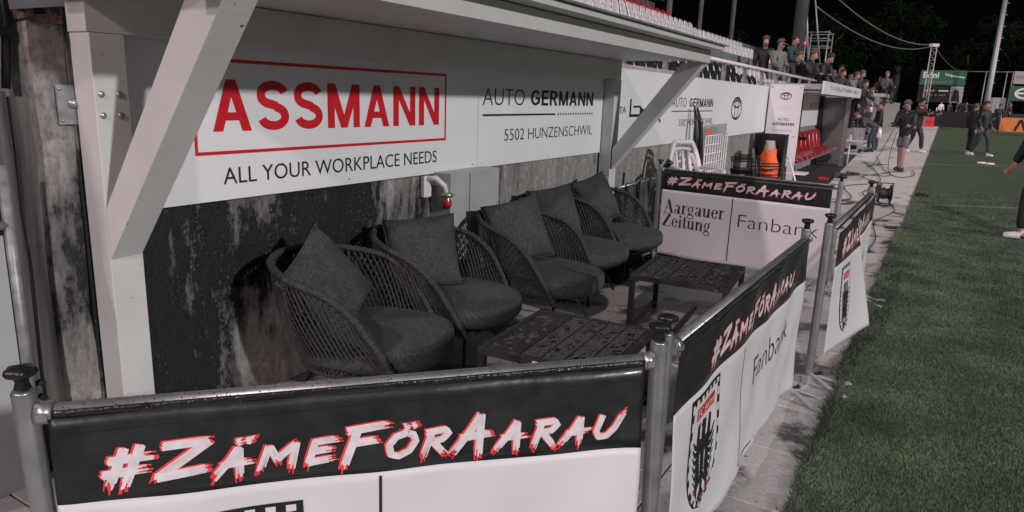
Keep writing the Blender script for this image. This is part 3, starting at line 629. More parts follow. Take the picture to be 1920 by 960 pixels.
def pillow_mesh(seed):
    m = B(); n = 22
    for sg in (-1, 1):
        def fn(u, v):
            a, b = u * 2 - 1, v * 2 - 1; e = max(0, (1 - abs(a) ** 2.6)) ** .5 * max(0, (1 - abs(b) ** 2.6)) ** .5
            pin = 1 - .07 * (1 - abs(a) ** 2) * (abs(b) > .0) * abs(b) ** 3; pin2 = 1 - .07 * (1 - abs(b) ** 2) * abs(a) ** 3
            w = (noise.noise((a * 1.6 + seed, b * 1.6, 3)) * .022 + abs(noise.noise((a * 4 + seed, b * 3, 5))) * .012) * e
            return (sg * (.085 * e) + w, a * .225 * pin2, b * .225 * pin)
        m.grid(fn if sg > 0 else (lambda u, v, f=fn: f(1 - u, v)), n, n)
    ed_ = [(-1 + 2 * k_ / 12, -1) for k_ in range(12)] + [(1, -1 + 2 * k_ / 12) for k_ in range(12)] + [(1 - 2 * k_ / 12, 1) for k_ in range(12)] + [(-1, 1 - 2 * k_ / 12) for k_ in range(12)]
    m.tube([(0, a * .225 * (1 - .07 * (1 - b * b) * abs(a) ** 3), b * .225 * (1 - .07 * (1 - a * a) * abs(b) ** 3)) for a, b in ed_], .0045, 5, closed=True)
    me = m.mesh('pillow'); me.materials.append(M['fabric'])
    bm = bmesh.new(); bm.from_mesh(me); bmesh.ops.remove_doubles(bm, verts=bm.verts[:], dist=.0005); bm.to_mesh(me); bm.free(); return me
ch0 = chair_proto()
# (x, y, facing deg, label, pillow(dx, yaw, roll, lean), pillow label)
chairs = [
 (-2.37, 2.50, 20, 'nearest charcoal rope armchair beside the black mouldy wall', (-.13, -.08, -14, 30, 28), 'dark square pillow turned on its corner in the nearest armchair'),
 (-2.43, 3.28, 8, 'second charcoal rope armchair from the front, below the red lamp', (-.13, -.02, -42, 3, 16), 'dark square pillow standing upright in the second armchair'),
 (-2.28, 4.16, 0, 'third charcoal rope armchair, beside the grey cabinet and behind the first table', (-.14, -.03, -32, 10, 22), 'dark pillow leaning back in the third armchair'),
 (-2.46, 5.05, 4, 'fourth charcoal rope armchair, squeezed between two others', (-.14, -.02, -30, 6, 20), 'dark pillow in the fourth armchair from the front'),
 (-2.46, 5.86, -2, 'farthest charcoal rope armchair next to the right shelter post', (-.14, -.04, -20, 14, 24), 'dark pillow in the farthest armchair by the shelter post')]
for i, (x, y, a, lab, pw, pl_) in enumerate(chairs):
    c = ch0 if i == 0 else copy_tree(ch0, (x, y, 0), math.radians(a))
    c.scale = (1.1, 1.1, 1.03); c.location = (x, y, 0); c.rotation_euler = (0, 0, math.radians(a)); c['label'] = lab; c['group'] = 'armchairs in a row along the wall'
    dx, dy, yaw, roll, lean = pw; th = math.radians(a)
    p = link('pillow', pillow_mesh(i * 3.7)); R_ = Matrix.Rotation(th + math.radians(yaw), 4, 'Z') @ Matrix.Rotation(math.radians(-lean), 4, 'Y') @ Matrix.Rotation(math.radians(roll), 4, 'X')
    hgt = .225 * (abs(math.cos(math.radians(roll))) + abs(math.sin(math.radians(roll)))) * .93
    off = Vector((dx, dy, 0)); off.rotate(Matrix.Rotation(th, 3, 'Z')); p.matrix_world = Matrix.Translation((x + off.x, y + off.y, .42 + hgt - (.055 if i == 0 else 0))) @ R_
    tag(p, pl_, 'pillow', 'pillows in the armchairs')

# ---------------- low tables
def table(x, y, rz, label, sx=.72, sy=.66, H=.42, flip=False, seed=1):
    t = thing('low_table', label, 'table', (x, y, 0), rz, 'wet black metal tables')
    e = -1 if flip else 1
    # frame rails + slats with real gaps
    fr = B(); w = .035
    fr.box(-sx / 2, sx / 2, -sy / 2, -sy / 2 + w, H - .035, H); fr.box(-sx / 2, sx / 2, sy / 2 - w, sy / 2, H - .035, H); fr.box(-sx / 2, -sx / 2 + w, -sy / 2 + w, sy / 2 - w, H - .035, H); fr.box(sx / 2 - w, sx / 2, -sy / 2 + w, sy / 2 - w, H - .035, H)
    fr.build('frame', 'tabledark', t, .0015)
    y0 = -sy / 2 + w; y1 = sy / 2 - w; ln = y1 - y0; wide = .29 * ln; sp = .008
    ed = [y0 + .0, y0 + wide] ; cuts = [y0 + wide + sp]; rest = (y1 - (y0 + wide + sp)); k = 4; sw = (rest - sp * k) / k; segs = [(y0 + .001, y0 + wide)]
    yy = y0 + wide + sp
    for i in range(k): segs.append((yy, yy + sw)); yy += sw + sp
    for a, b in segs:
        a, b = (a, b) if not flip else (-b, -a)
        B().box(-sx / 2 + w + .006, sx / 2 - w - .006, a, b, H - .0075, H - .002).build('slat', 'tabledark' if abs(b - a) > sw * 1.3 else 'tabletop', t, .001)
    B().box(-sx / 2 + w, sx / 2 - w, y0, y1, H - .012, H - .008).build('under_tray', 'plastic', t)
    for ax in (-1, 1):
        for ay in (-1, 1): B().box(ax * (sx / 2 - .035), ax * sx / 2, ay * (sy / 2 - .035), ay * sy / 2, 0, H - .036).build('leg', 'darkmetal', t, .001)
    s = B(); s.box(-sx / 2 + .035, sx / 2 - .035, -.015, .015, .05, .075); s.build('stretcher', 'darkmetal', t)
    for ay in (-1, 1): B().box(-sx / 2 + .036, sx / 2 - .036, ay * (sy / 2 - .03), ay * (sy / 2 - .005), .05, .075).build('foot_rail', 'darkmetal', t)
    rnd = random.Random(seed); d = B()
    for i in range(2600):
        px, py = rnd.uniform(-sx / 2, sx / 2), rnd.uniform(-sy / 2, sy / 2); r = rnd.uniform(.0014, .0048) if rnd.random() < .9 else rnd.uniform(.005, .008); d.ball((px, py, H - .001), r, 5, 3, (1, 1, .55))
    stuff(d.build('water_drops', 'drop', t))
    pd = B(); pb = B()
    for i in range(110):
        px, py = rnd.uniform(-sx / 2 + .06, sx / 2 - .06), rnd.uniform(-sy / 2 + .05, sy / 2 - .05); r = rnd.uniform(.008, .03); n = 14; ph = rnd.uniform(0, 6); el = rnd.uniform(.6, 1.6)
        if abs(px) + r * el > sx / 2 - .03: continue
        ok = any(a + r < (py if not flip else -py) < b - r for a, b in segs)
        if not ok: continue
        rr = [r * (1 + .25 * math.sin(2 * PI * k_ / n * 2 + ph) + .12 * math.sin(2 * PI * k_ / n * 5 + ph)) for k_ in range(n)]
        vs = [(px + el * rr[k_] * math.cos(2 * PI * k_ / n), py + .8 * rr[k_] * math.sin(2 * PI * k_ / n), H - .0018) for k_ in range(n)] + [(px + .75 * el * rr[k_] * math.cos(2 * PI * k_ / n), py + .75 * .8 * rr[k_] * math.sin(2 * PI * k_ / n), H + .0008) for k_ in range(n)]
        wide_ = segs[0][0] < (py if not flip else -py) < segs[0][1]
        (pb if wide_ else pd).add(vs, [(k_, (k_ + 1) % n, n + (k_ + 1) % n, n + k_) for k_ in range(n)] + [tuple(n + k_ for k_ in range(n))], True)
    stuff(pd.build('puddles', 'puddle', t)); stuff(pb.build('beaded_puddles', 'paleblob', t))  # water colours include reflections: dark sky in puddles, lights in pale beads
    return t
t1 = table(-1.43, 3.0, math.radians(-86), 'nearer wet black metal coffee table in front of the second and third armchairs')
B().box(.3602, .3608, -.04, .02, .39, .41).build('sticker', 'board', t1)
table(-1.38, 4.78, math.radians(-85), 'farther wet black metal coffee table before the back banner', flip=True, seed=8)

# ---------------- banner barriers
def knob(x, y, z, parent):
    B().lathe([(.008, 0), (.016, .006), (.012, .02), (.014, .028), (.026, .034), (.03, .042), (.028, .05), (.012, .054)], (x, y, z), 30, 5, .10).build('knob', 'plastic', parent)
def post(x, y, h, parent, lean=(0, 0)):
    m = B(); n = 24; prof = []
    def fn(u, v):
        a = 2 * PI * u; r = .0235 - (.003 if abs(math.sin(2 * a)) < .25 else 0); return (x + r * math.cos(a) + lean[0] * (v - 1) * h, y + r * math.sin(a) + lean[1] * (v - 1) * h, .02 + (h - .02) * v)
    m.grid(fn, 32, 1); m.cyl((x, y, h - .004), (x, y, h + .004), .0215, 20); m.build('post', 'alu', parent); knob(x, y, h + .004, parent)
def foot(x, y, parent, ang):
    m = B()
    for d in (-1, 1):
        a = ang + d * .5; ex, ey = math.cos(a), math.sin(a); m.bar((x + .02 * ex, y + .02 * ey, .06), (x + .17 * ex, y + .17 * ey, .012), .03, .01); m.bar((x + .17 * ex, y + .17 * ey, .010), (x + .25 * ex, y + .25 * ey, .008), .034, .008)
    a = ang + PI; m.bar((x, y, .012), (x + .2 * math.cos(a), y + .2 * math.sin(a), .012), .025, .006); m.box(x - .03, x + .03, y - .03, y + .03, .0, .05); m.build('foot', 'steelbox', parent)
    m = B(); m.cyl((x + .03 * math.cos(ang), y + .03 * math.sin(ang), .06), (x + .06 * math.cos(ang), y + .06 * math.sin(ang), .07), .008); m.ball((x + .065 * math.cos(ang), y + .065 * math.sin(ang), .075), .012, 8, 5); m.build('clamp_screw', 'plastic', parent)
def barrier(A, Bp, label, wave, bottom=.12, s0=.055, hdr=.685, prints=None, hz=.905, footang=0, lean=(0, 0), hwave=None, s1o=.02):
    A = Vector((*A, 0)); Bp = Vector((*Bp, 0)); d = Bp - A; Ln = d.length; t = d / Ln; n = Vector((t.y, -t.x, 0)); ang = math.atan2(t.y, t.x); na = ang - PI / 2
    e = thing('banner_barrier', label, 'barrier', A, ang, 'banner barriers around the seating area')
    # local frame: +x along the rail, -y outward
    post(0, 0, hz + .045, e, lean); post(Ln, 0, hz + .045, e, lean)
    foot(0, 0, e, -PI / 2); foot(Ln, 0, e, -PI / 2)
    zc = hz; yr = -.012
    B().cyl((.022, yr, zc), (Ln - .022, yr, zc), .0195, 20).build('rail', 'alu', e)
    for sx in (.04, Ln - .04): m = B(); m.cyl((sx - .016, yr, zc), (sx + .016, yr, zc), .0245, 20); m.box(sx - .01, sx + .01, yr - .03, yr - .02, zc - .008, zc + .008); m.build('rail_clamp', 'alu', e)
    a_, b_ = s0 + .005, Ln - s1o - .035
    def slv(u, v):
        a = math.radians(30 - 235 * v); r = .0222 + .0006 * noise.noise((u * 40, v * 6, 1)); return (a_ + (b_ - a_) * u, yr - r * math.cos(a) , zc + r * math.sin(a))
    B().grid(slv, 60, 16).build('sleeve', 'sleeve', e, solid=.0012)
    y_off = yr - .0215
    rd = random.Random(int(Ln * 1000)); wd = B()
    for i_ in range(int(190 * Ln)):
        aa = math.radians(rd.uniform(-20, 110)); r_ = .0225 if aa < .55 else .0197; wd.ball((rd.uniform(a_, b_), yr - r_ * math.cos(aa), zc + r_ * math.sin(aa)), rd.uniform(.0008, .0022), 5, 3)
    stuff(wd.build('water_drops', 'drop', e))
    def place(s, h, l=0): return (s, y_off - wave(s / Ln, h) - l, h)
    hw = hwave or (lambda s: 0)
    top = zc - .006; H1 = lambda s: hdr + hw(s / Ln); H0 = lambda s: bottom(s / Ln) if callable(bottom) else bottom
    def edge(s, h): return s
    m = B()
    def up(u, v): s = a_ + (b_ - a_) * u; return place(s, H1(s) + (top - H1(s)) * v)
    def lo(u, v): s = a_ + (b_ - a_) * u; return place(s, H0(s) + (H1(s) - H0(s)) * v)
    NU = 110
    m.grid(up, NU, 8, mi=0); m.grid(lo, NU, 22, mi=1); bn = m.build('banner', ['bvinyl', 'pboard'], e, solid=.0008)
    m = B(); m.grid(lambda u, v: place(a_ + (b_ - a_) * u, top - .035 - .0014 * v, .0012), NU, 1); m.build('seam', 'darkmetal', bn)
    prints(place, bn, Ln)
    return e
def pr_text(place, bn, s0, s1, h0, h1, seed):
    w, r = brush_text(s0, s1, h0, h1, seed); poly_print('red_outline', r, place, 'redink', bn, .0016, .03); poly_print('slogan', w, place, 'brush', bn, .0026, .03)
def rnd_line(place, bn, s, h0, h1, w=.006): 
    pts = [(s, h1 - (h1 - h0 - .04) * i / 14) for i in range(15)] + [(s + .04 - .04 * math.cos(a), h0 + .04 - .04 * math.sin(a)) for a in [PI / 2 * k / 5 for k in range(1, 6)]] + [(s + .04 + .3 * i / 4, h0) for i in range(1, 5)]
    poly_print('divider', stroke(pts, w), place, 'black', bn, .0016)
def waveA(u, h): return .004 * math.sin(u * 41 + h * 9) * (.9 - h) + .003 * math.sin(u * 23 - h * 14) + .012 * math.sin(u * 7 + 1) * (1 - h) * 1.3 + .006 * math.sin(u * 15) * (.9 - h) + .02 * (.9 - h)
def pr_near(pl_, bn, Ln):
    pr_text(lambda s, h, l=0: pl_(s, h + .034 * (1 - s / Ln) - .004, l), bn, .15, 1.375, .71, .79, 3); crest('c', pl_, .40, .31, .635, .45, bn); poly_print('divider', [rect(.735, .742, .15, hd) for hd in (.675,)], pl_, 'black', bn, .0016, .05)
    poly_print('lettering', text_polys('Fanbank', .84, 1.37, .40, .49, -.012), pl_, 'black', bn)
barrier((-1.573, .648), (-.575, 1.765), 'nearest banner barrier with the large slogan and clipped shield at the bottom', waveA, .14, .045, .678, pr_near, lean=(-.03, 0), hwave=lambda u: .022 * (1 - u) - .010 * u - .012 * max(0, (u - .92) / .08) ** 2 + .01 * max(0, (.06 - u) / .06) ** 2)
def waveB(u, h): return .004 * math.sin(u * 47 + h * 11) * (.9 - h) + .004 * math.sin(u * 29 - h * 12) + .012 * math.exp(-((u - .97) / .04) ** 2) * (.9 - h) + .018 * math.sin(u * 5 + .3) * (1.0 - h) + .008 * math.sin(u * 17 + 2) * (.9 - h) + .015 * (.9 - h)
def pr_r1(pl_, bn, Ln):
    pr_text(pl_, bn, .36, 1.66, .75, .825, 5); crest('c', pl_, .335, .31, .68, .44, bn); rnd_line(pl_, bn, .80, .17, .68)
    poly_print('lettering', text_polys('Fanbank', .98, 1.72, .46, .575, -.012), pl_, 'black', bn)
barrier((-.585, 1.85), (-.535, 3.93), 'long banner barrier along the pitch edge with a full shield and Fanbank lettering', waveB, lambda u: .10 + .03 * math.sin(u * 4), .02, .695, pr_r1, hwave=lambda u: .02 * math.sin(u * 6) * .6)
def waveC(u, h): return .01 * math.sin(u * 6) * (1 - h)
def pr_back(pl_, bn, Ln):
    pr_text(pl_, bn, .12, 1.50, .775, .845, 7); poly_print('lettering', serif_word('Aargauer', .09, .72, .49, .62), pl_, 'navy', bn); poly_print('lettering', serif_word('Zeitung', .09, .60, .35, .48), pl_, 'navy', bn)
    poly_print('divider', [rect(.775, .785, .1, .70)], pl_, 'black', bn, .0016, .05); poly_print('lettering', text_polys('Fanbank', .85, 1.57, .44, .56, -.015), pl_, 'black', bn)
barrier((-2.36, 6.80), (-.675, 6.63), 'back banner barrier with the dark blue newspaper name, across the far side', waveC, .06, .05, .715, pr_back)
def waveD(u, h):
    k = max(0, 1 - abs(u - .40) / .42) if u < .40 else max(0, 1 - (u - .40) / .05); return .02 + (.26 * k ** 1.3) * max(0, .92 - h) * .9 + .006 * math.sin(u * 12)
def pr_r2(pl_, bn, Ln):
    pr_text(pl_, bn, .20, 1.75, .745, .84, 9); crest('c', pl_, .36, .24, .66, .42, bn); poly_print('lettering', text_polys('Fanbank', 1.0, 1.75, .42, .54, -.01), pl_, 'black', bn)
barrier((-.46, 4.22), (-.425, 6.38), 'farther banner barrier on the pitch edge with its lower corner blown outward', waveD, lambda u: .12 + (.22 * (1 - abs(u - .4) / .4) if u < .4 else .06) * 0 + .05, .03, .70, pr_r2)

# ---------------- plastic chairs, easel, mesh panel
def monobloc(t, z, y, x):
    def band(pts, wv, th, m):      # flat moulded band following pts, wv = width vector
        m.grid(lambda u, v: tuple(Vector(pts[min(int(u * (len(pts) - 1)), len(pts) - 1)]) + Vector(wv[min(int(u * (len(pts) - 1)), len(pts) - 1)]) * (v - .5)), len(pts) - 1, 1)
    arch = []; wv = []
    for i in range(25):
        a = PI * i / 24; cy = -math.cos(a) * .2; hz_ = .44 + z + (.46 * min(1, math.sin(a) * 1.25) ** .8); arch.append((x - .13 * (hz_ - z - .44) / .46 * 1.0, y + cy * (1.0 - .12 * math.sin(a)), hz_)); wv.append((0, math.cos(a) * .055, -math.sin(a) * .055 - .0001))
    m = B(); band(arch, wv, .01, m); m.build('backrest_arch', 'wplastic', t, solid=.016)
    m = B(); band([(x - .125 + .0 * abs(k_), y + .04 * k_, .80 + z + .03 * math.cos(k_ * .4)) for k_ in range(-4, 5)], [(0, 0, .035)] * 9, .01, m); m.build('backrest_cross_band', 'wplastic', t, solid=.012)
    for q in (-.09, 0, .09):
        m = B(); band([(x - .13 * k_ / 6, y + q * (1 - .1 * k_ / 6), .46 + z + .34 * k_ / 6) for k_ in range(7)], [(0, .035, 0)] * 7, .01, m); m.build('backrest_slat', 'wplastic', t, solid=.01)
    B().grid(lambda u, v: (x + .02 + .42 * u, y - .21 + .42 * v, .43 + z - .02 * math.sin(PI * v) - .01 * u), 6, 6).build('seat', 'wplastic', t, solid=.008)
    for s_ in (-1, 1):
        B().tube([(x + .42, y + s_ * .2, .42 + z), (x + .45, y + s_ * .22, .02 + z * .3)], .022, 8).build('leg', 'wplastic', t); B().tube([(x - .0, y + s_ * .2, .44 + z), (x - .06, y + s_ * .22, .02 + z * .3)], .022, 8).build('leg', 'wplastic', t)
        B().tube([(x - .04, y + s_ * .2, .62 + z), (x + .2, y + s_ * .25, .64 + z), (x + .38, y + s_ * .24, .62 + z), (x + .43, y + s_ * .2, .44 + z)], .02, 6).build('armrest', 'wplastic', t)
for i, (lab, dz, dx, rz) in enumerate((('white plastic garden chair at the bottom of the stack behind the back banner', .0, 0, 0), ('white plastic garden chair in the middle of the stack behind the back banner', .07, -.03, .03), ('topmost white plastic garden chair of the stack, by the black easel', .22, -.02, -.04))):
    t = thing('garden_chair', lab, 'chair', (-2.30 + dx * 0, 8.05 - .09 * i, 0), rz - PI * .22, 'white plastic chairs in a stack'); t.location.x -= .12; monobloc(t, dz, 0, 0)
t = thing('folded_easel', 'tall folded black easel leaning on the wall board', 'easel', (-2.72, 9.3, 0))
for dx, dy in ((0, -.09), (.05, .1)): B().tube([(dx * .3 - .1, dy * .3, 1.5), (dx * .5 - .05, dy * .6, 1.3), (dx + .03, dy, .0)], [.012, .03, .038], 8).build('leg', 'plastic', t)
B().tube([(-.05, -.04, 1.35), (-.03, .05, 1.38)], .006, 6).build('strap', 'plastic', t); B().box(-.03, .06, .06, .14, .62, .66).build('clamp', 'plastic', t)
t = thing('mesh_panel', 'pale wire mesh panel behind clear plastic beside the black easel', 'panel', (-2.74, 9.95, 0))
B().box(-.005, .0, -.42, .75, .1, 1.27).build('clear_sheet', 'glass', t)
m = B()
for i in range(10): m.cyl((.03, -.4 + i * .125, .1), (.03, -.4 + i * .125, 1.12), .009, 6)
for i in range(9): m.cyl((.03, -.4, .12 + i * .125), (.03, .73, .12 + i * .125), .009, 6)
m.build('mesh', 'wplastic', t); B().box(-.02, -.012, -.42, .75, .05, 1.12).build('backing', 'board', t)
B().box(.002, .006, -.3, -.1, 1.13, 1.2).build('sticker', 'orange', t)
# stacked dark armchairs
def metal_chair(x, y, z, rz, lab):
    t = thing('stacked_armchair', lab, 'chair', (x, y, z), rz, 'dark metal garden armchairs')
    m = B()
    for s_ in (-1, 1): m.tube([(-.2, .27 * s_, 0), (-.22, .27 * s_, .45), (-.3, .25 * s_, .88)], .013, 6); m.tube([(-.24, .27 * s_, .62), (.15, .28 * s_, .64), (.24, .28 * s_, .6), (.27, .27 * s_, 0)], .013, 6)
    m.tube([(-.3, -.25, .88), (-.32, 0, .91), (-.3, .25, .88)], .013, 6); m.build('frame', 'darkmetal', t)
    B().grid(lambda u, v: (-.21 - .09 * u, -.25 + .5 * v, .45 + .44 * u), 4, 6).build('backrest', 'smoke', t, solid=.006); B().grid(lambda u, v: (-.21 + .44 * u, -.25 + .5 * v, .44 - .02 * math.sin(PI * u)), 4, 6).build('seat', 'plastic', t, solid=.008)
    return t
for i, lab in enumerate(('lowest dark armchair of the stack in front of the dark box', 'second dark armchair of the stack in front of the dark box', 'topmost dark armchair of the stack in front of the dark box')): metal_chair(-2.78, 12.2 - .03 * i, .035 * i, .1, lab)
metal_chair(-2.38, 12.3, -.06, .12, 'single dark armchair with pale arms right of the chair stack')
t = thing('equipment_box', 'open dark box with an orange jacket and orange vests inside, before the pink totem', 'box', (-2.56, 13.2, 0))
m = B(); m.box(-.28, .25, .1, .14, .02, 1.05); m.box(-.28, -.25, -.14, .1, .02, 1.05); m.box(.22, .25, -.14, .1, .02, 1.05); m.build('shell', 'plastic', t)
def bag(u, v): return ((-.22 + .44 * v) * (1 - .5 * u ** 2) + .015 * math.sin(u * 14), -.02 - .16 * math.sin(PI * v) * (1 - .5 * u), .12 + .66 * u + .03 * math.sin(v * 9))
tg = thing('orange_jacket', 'bright orange jacket heaped in the open dark box', 'jacket', (-2.56, 13.1, 0)); B().grid(bag, 10, 14).build('cloth', 'orange', tg, solid=.01)
B().grid(lambda u, v: ((-.11 + .22 * v) * (1 - .3 * u), -.03 - .06 * math.sin(PI * v), .74 + .2 * u), 4, 8).build('collar', 'wood', tg, solid=.01)
for k_ in range(3): B().tube([(-.2, -.12 - .02 * k_, .46 - .1 * k_), (0, -.2 - .02 * k_, .43 - .1 * k_), (.2, -.12 - .02 * k_, .46 - .1 * k_)], .014, 6).build('strap', 'plastic', tg)
t = thing('sloped_glass_table', 'tilted pale folding table with a white leg before the totem', 'table', (-2.2, 13.35, 0))
B().tube([(-.2, .1, .72), (-.05, .0, .6), (.25, -.35, .0)], .016, 6).build('leg', 'wplastic', t); B().box(-.35, .25, -.1, .3, .36, .39).build('shelf', 'wplastic', t, .003); B().tube([(-.25, .2, .36), (-.25, .2, 0)], .015, 6).build('leg', 'wplastic', t)
# totem
t = thing('totem_sign', 'tall pale pink totem sign reading AUTO GERMANN with oval emblem', 'sign', (-2.58, 14.1, 0), math.radians(10))
B().box(-.29, .29, -.02, .02, .05, 1.93).build('panel', 'pboard', t, .003); TP = lambda s, h, l=0: (s, -.0205 - l, h)
poly_print('emblem', emblem(0, 1.72, .105, .068, .013), TP, 'black', t); poly_print('lettering', text_polys('AUTO', -.1, .1, 1.27, 1.32, 0), TP, 'black', t); poly_print('lettering', sans_word('GERMANN', -.18, .2, 1.18, 1.235), TP, 'black', t)
poly_print('lettering', text_polys('5502 HUNZENSCHWIL', -.18, .18, 1.08, 1.1, 0), TP, 'grey', t); poly_print('rule', [rect(-.1, .08, 1.50, 1.503)], TP, 'grey', t)
for sx, z in ((-.25, 1.88), (.25, 1.88), (.22, .98)): B().ball((sx, -.022, z), .014, 8, 5).build('bolt', 'galv', t)

# ---------------- second dugout with red bench
d2 = thing('team_dugout', 'grey team dugout with clear end wall over the red bench', 'dugout', (-2.3, 15.5, 0))
def D(x0, x1, y0, y1, z0, z1, n, m='galv', bev=0): return B().box(x0 + 2.3, x1 + 2.3, y0 - 15.5, y1 - 15.5, z0, z1).build(n, m, d2, bev)
D(-3.0, -1.99, 14.35, 20.7, 1.86, 1.96, 'roof', 'steelbox'); D(-3.0, -2.0, 14.4, 20.6, 1.80, 1.855, 'ceiling', 'galv'); D(-1.988, -1.95, 14.2, 20.75, 1.78, 2.01, 'fascia', 'board')
FP = lambda s, h, l=0: (.3505 + l, s - 15.5, h)
rf_ = random.Random(2); poly_print('faded_print', [rect(yy_, yy_ + rf_.uniform(.06, .16), 1.84 + rf_.uniform(0, .05), 1.91 + rf_.uniform(0, .05)) for yy_ in [14.6 + .24 * i for i in range(24)] if rf_.random() < .8], FP, 'grey', d2)
for yy in (15.2, 17.2, 20.5): D(-2.88, -2.78, yy, yy + .1, 0, 1.8, 'post', 'darkmetal')
D(-2.85, -2.24, 20.62, 20.64, .05, 1.8, 'end_wall', 'glass'); D(-2.24, -2.14, 20.6, 20.68, 0, 1.8, 'end_post', 'alu'); D(-2.88, -2.25, 20.65, 20.68, .05, 1.78, 'end_sheet', 'galv')
for yy in (15.5, 17.2): D(-2.8, -2.6, yy, yy + .05, .78, .86, 'bracket', 'darkmetal')
D(-2.5, -2.44, 14.4, 20.5, .36, .42, 'bench_rail', 'galv')
def seat_mesh(name, m, w=.44, d=.42, hb=.4):
    def fn(u, v):
        a = (v - .5) * 2; bowl = .05 * a * a
        if u < .5: k = u / .5; x = d / 2 - d * k; z = .03 * (1 - k) * (1 - 2 * (k < .15)) + bowl * .5 ; z = -.03 * (1 - k) ** 6 - .02 * math.sin(PI * k) + bowl * .6
        else: k = (u - .5) / .5; x = -d / 2 - .07 * k + bowl * .9; z = .02 + hb * k - (.06 * a * a * k)
        return (x, a * w / 2 * (1 - .12 * max(0, u - .7) / .3), z)
    mb = B().grid(fn, 12, 6); me = mb.mesh(name); me.materials.append(M[m]); bm = bmesh.new(); bm.from_mesh(me); bmesh.ops.recalc_face_normals(bm, faces=bm.faces); bmesh.ops.solidify(bm, geom=bm.faces[:], thickness=.016); bm.to_mesh(me); bm.free()
    lip = B(); lip.v = [tuple(v.co) for v in me.vertices]; lip.f = [tuple(p.vertices) for p in me.polygons]; lip.sm = [True] * len(lip.f); lip.mi = [0] * len(lip.f)
    ln = [fn(u, v) for u, v in [(.55 + .45 * k_ / 5, 0) for k_ in range(5)] + [(1, k_ / 6) for k_ in range(7)] + [(1 - .45 * k_ / 5, 1) for k_ in range(1, 6)]]
    lip.tube(ln, .019, 7); lip.tube([fn(0, k_ / 4) for k_ in range(5)], .015, 6); me = lip.mesh(name); me.materials.append(M[m])  # rounded lip added so the seat edges catch highlights
    return me
rs = seat_mesh('red_bucket_seat', 'redseat', .5, .46, .44)
for i in range(10):
    o = link('bucket_seat', rs, None, (-2.52, 14.75 + .58 * i, .50)); tag(o, ('nearest', 'second', 'third', 'fourth', 'fifth', 'sixth', 'seventh', 'eighth', 'ninth', 'farthest')[i] + ' glossy red bucket seat in the row of the grey dugout', 'seat', 'red bucket seats of the team bench')

# ---------------- grandstand
gs = thing('grandstand', 'stepped grey concrete grandstand rising behind the wall', 'grandstand', (-4, 7, 0))
def G(x0, x1, y0, y1, z0, z1, n='step', m='dconcrete'): return B().box(x0 + 4, x1 + 4, y0 - 7, y1 - 7, z0, z1).build(n, m, gs)
G(-3.8, -3.36, 3, 60, 0, 1.42); G(-4.35, -3.8, 3, 60, 0, 1.66); G(-5.25, -4.35, 3, 60, 0, 1.95); G(-5.6, -5.25, 3, 60, 0, 2.86, 'tier_wall', 'galv')
for i in range(5): G(-6.25 - .7 * i, -5.6 - .7 * i if i == 0 else -5.55 - .7 * i, 3, 60 - 5 * i, 0, 2.84 + .335 * i)
G(-9.1, -9.0, 3, 24, 4.2, 4.75, 'back_wall', 'oldwood')
m = B(); m.cyl((-4.9, 1, 4.95), (-4.9, 17.5, 4.95), .07); m.build('roof_rail', 'steelbox', gs)
rl = thing('stand_railing', 'pale metal railing along the front of the lower seats', 'railing', (-3.2, 7, 0)); B().cyl((0, -1, 2.22), (0, 17.3, 2.22), .03, 10).build('top_rail', 'wplastic', rl)
for i in range(13): B().box(-.03, .03, -.75 + 1.42 * i - .03, -.75 + 1.42 * i + .03, 1.86, 2.19).build('upright', 'galv', rl)
sm = {c: seat_mesh('stadium_seat_' + c, m_, .37 if c != 'black' else .41, .36, .36) for c, m_ in (('black', 'gloss'), ('white', 'wseat'), ('red', 'redseat'))}
LB = {'black': ('glossy black shell seat behind the railing', 'black seats in the lower tier'), 'white': ('white shell seat in the grandstand', 'white seats in the grandstand'), 'red': ('red shell seat in the grandstand', 'red seats in the back rows')}
seats = []
ROWN = {-3.52: 'lowest row', -4.05: 'second row up', -4.65: 'third row up', -5.85: 'first row above the dark wall', -6.55: 'second row above the dark wall', -7.25: 'third row above the dark wall', -7.95: 'fourth row above the dark wall', -8.6: 'top row'}
for r_, (x, z, c, ya, yb, sp) in enumerate([(-3.52, 1.76, 'black', 5.8, 20.5, .46), (-4.05, 1.99, 'black', 6.4, 20, .46), (-4.65, 2.27, 'white', 8, 16.5, .46),
   (-5.85, 2.86, 'white', 8.0, 38, .52), (-6.55, 3.19, 'white', 9.5, 35, .52), (-7.25, 3.52, 'white', 11, 30, .52), (-7.95, 3.86, 'white', 12.5, 25, .52), (-8.6, 4.18, 'red', 14, 24.5, .52)]):
    yy = ya
    while yy < yb:
        c2 = c
        if r_ in (0, 1) and yy > 16.6: c2 = 'white'
        if r_ == 3 and yy < 9.0: c2 = 'black'
        seats.append((x, yy + r_ * .07, z, c2)); yy += sp
seats.sort(key=lambda q: q[0] ** 2 + q[1] ** 2)
for x, yy, z, c in seats[:290]:
    o = link('stadium_seat', sm[c], None, (x, yy, z)); tag(o, LB[c][0] + ', ' + ROWN[x], 'seat', LB[c][1])
if len(seats) > 290:
    mb = B()
    for x, yy, z, c in seats[290:]:
        me = sm[c]; mb.add([(v.co.x + x, v.co.y + yy, v.co.z + z) for v in me.vertices], [tuple(p.vertices) for p in me.polygons], True, {'black': 0, 'white': 1, 'red': 2}[c])
    tag(stuff(mb.build('distant_seats', ['gloss', 'wseat', 'redseat'])), 'mass of distant white and red seats at the far end of the grandstand', 'seats')
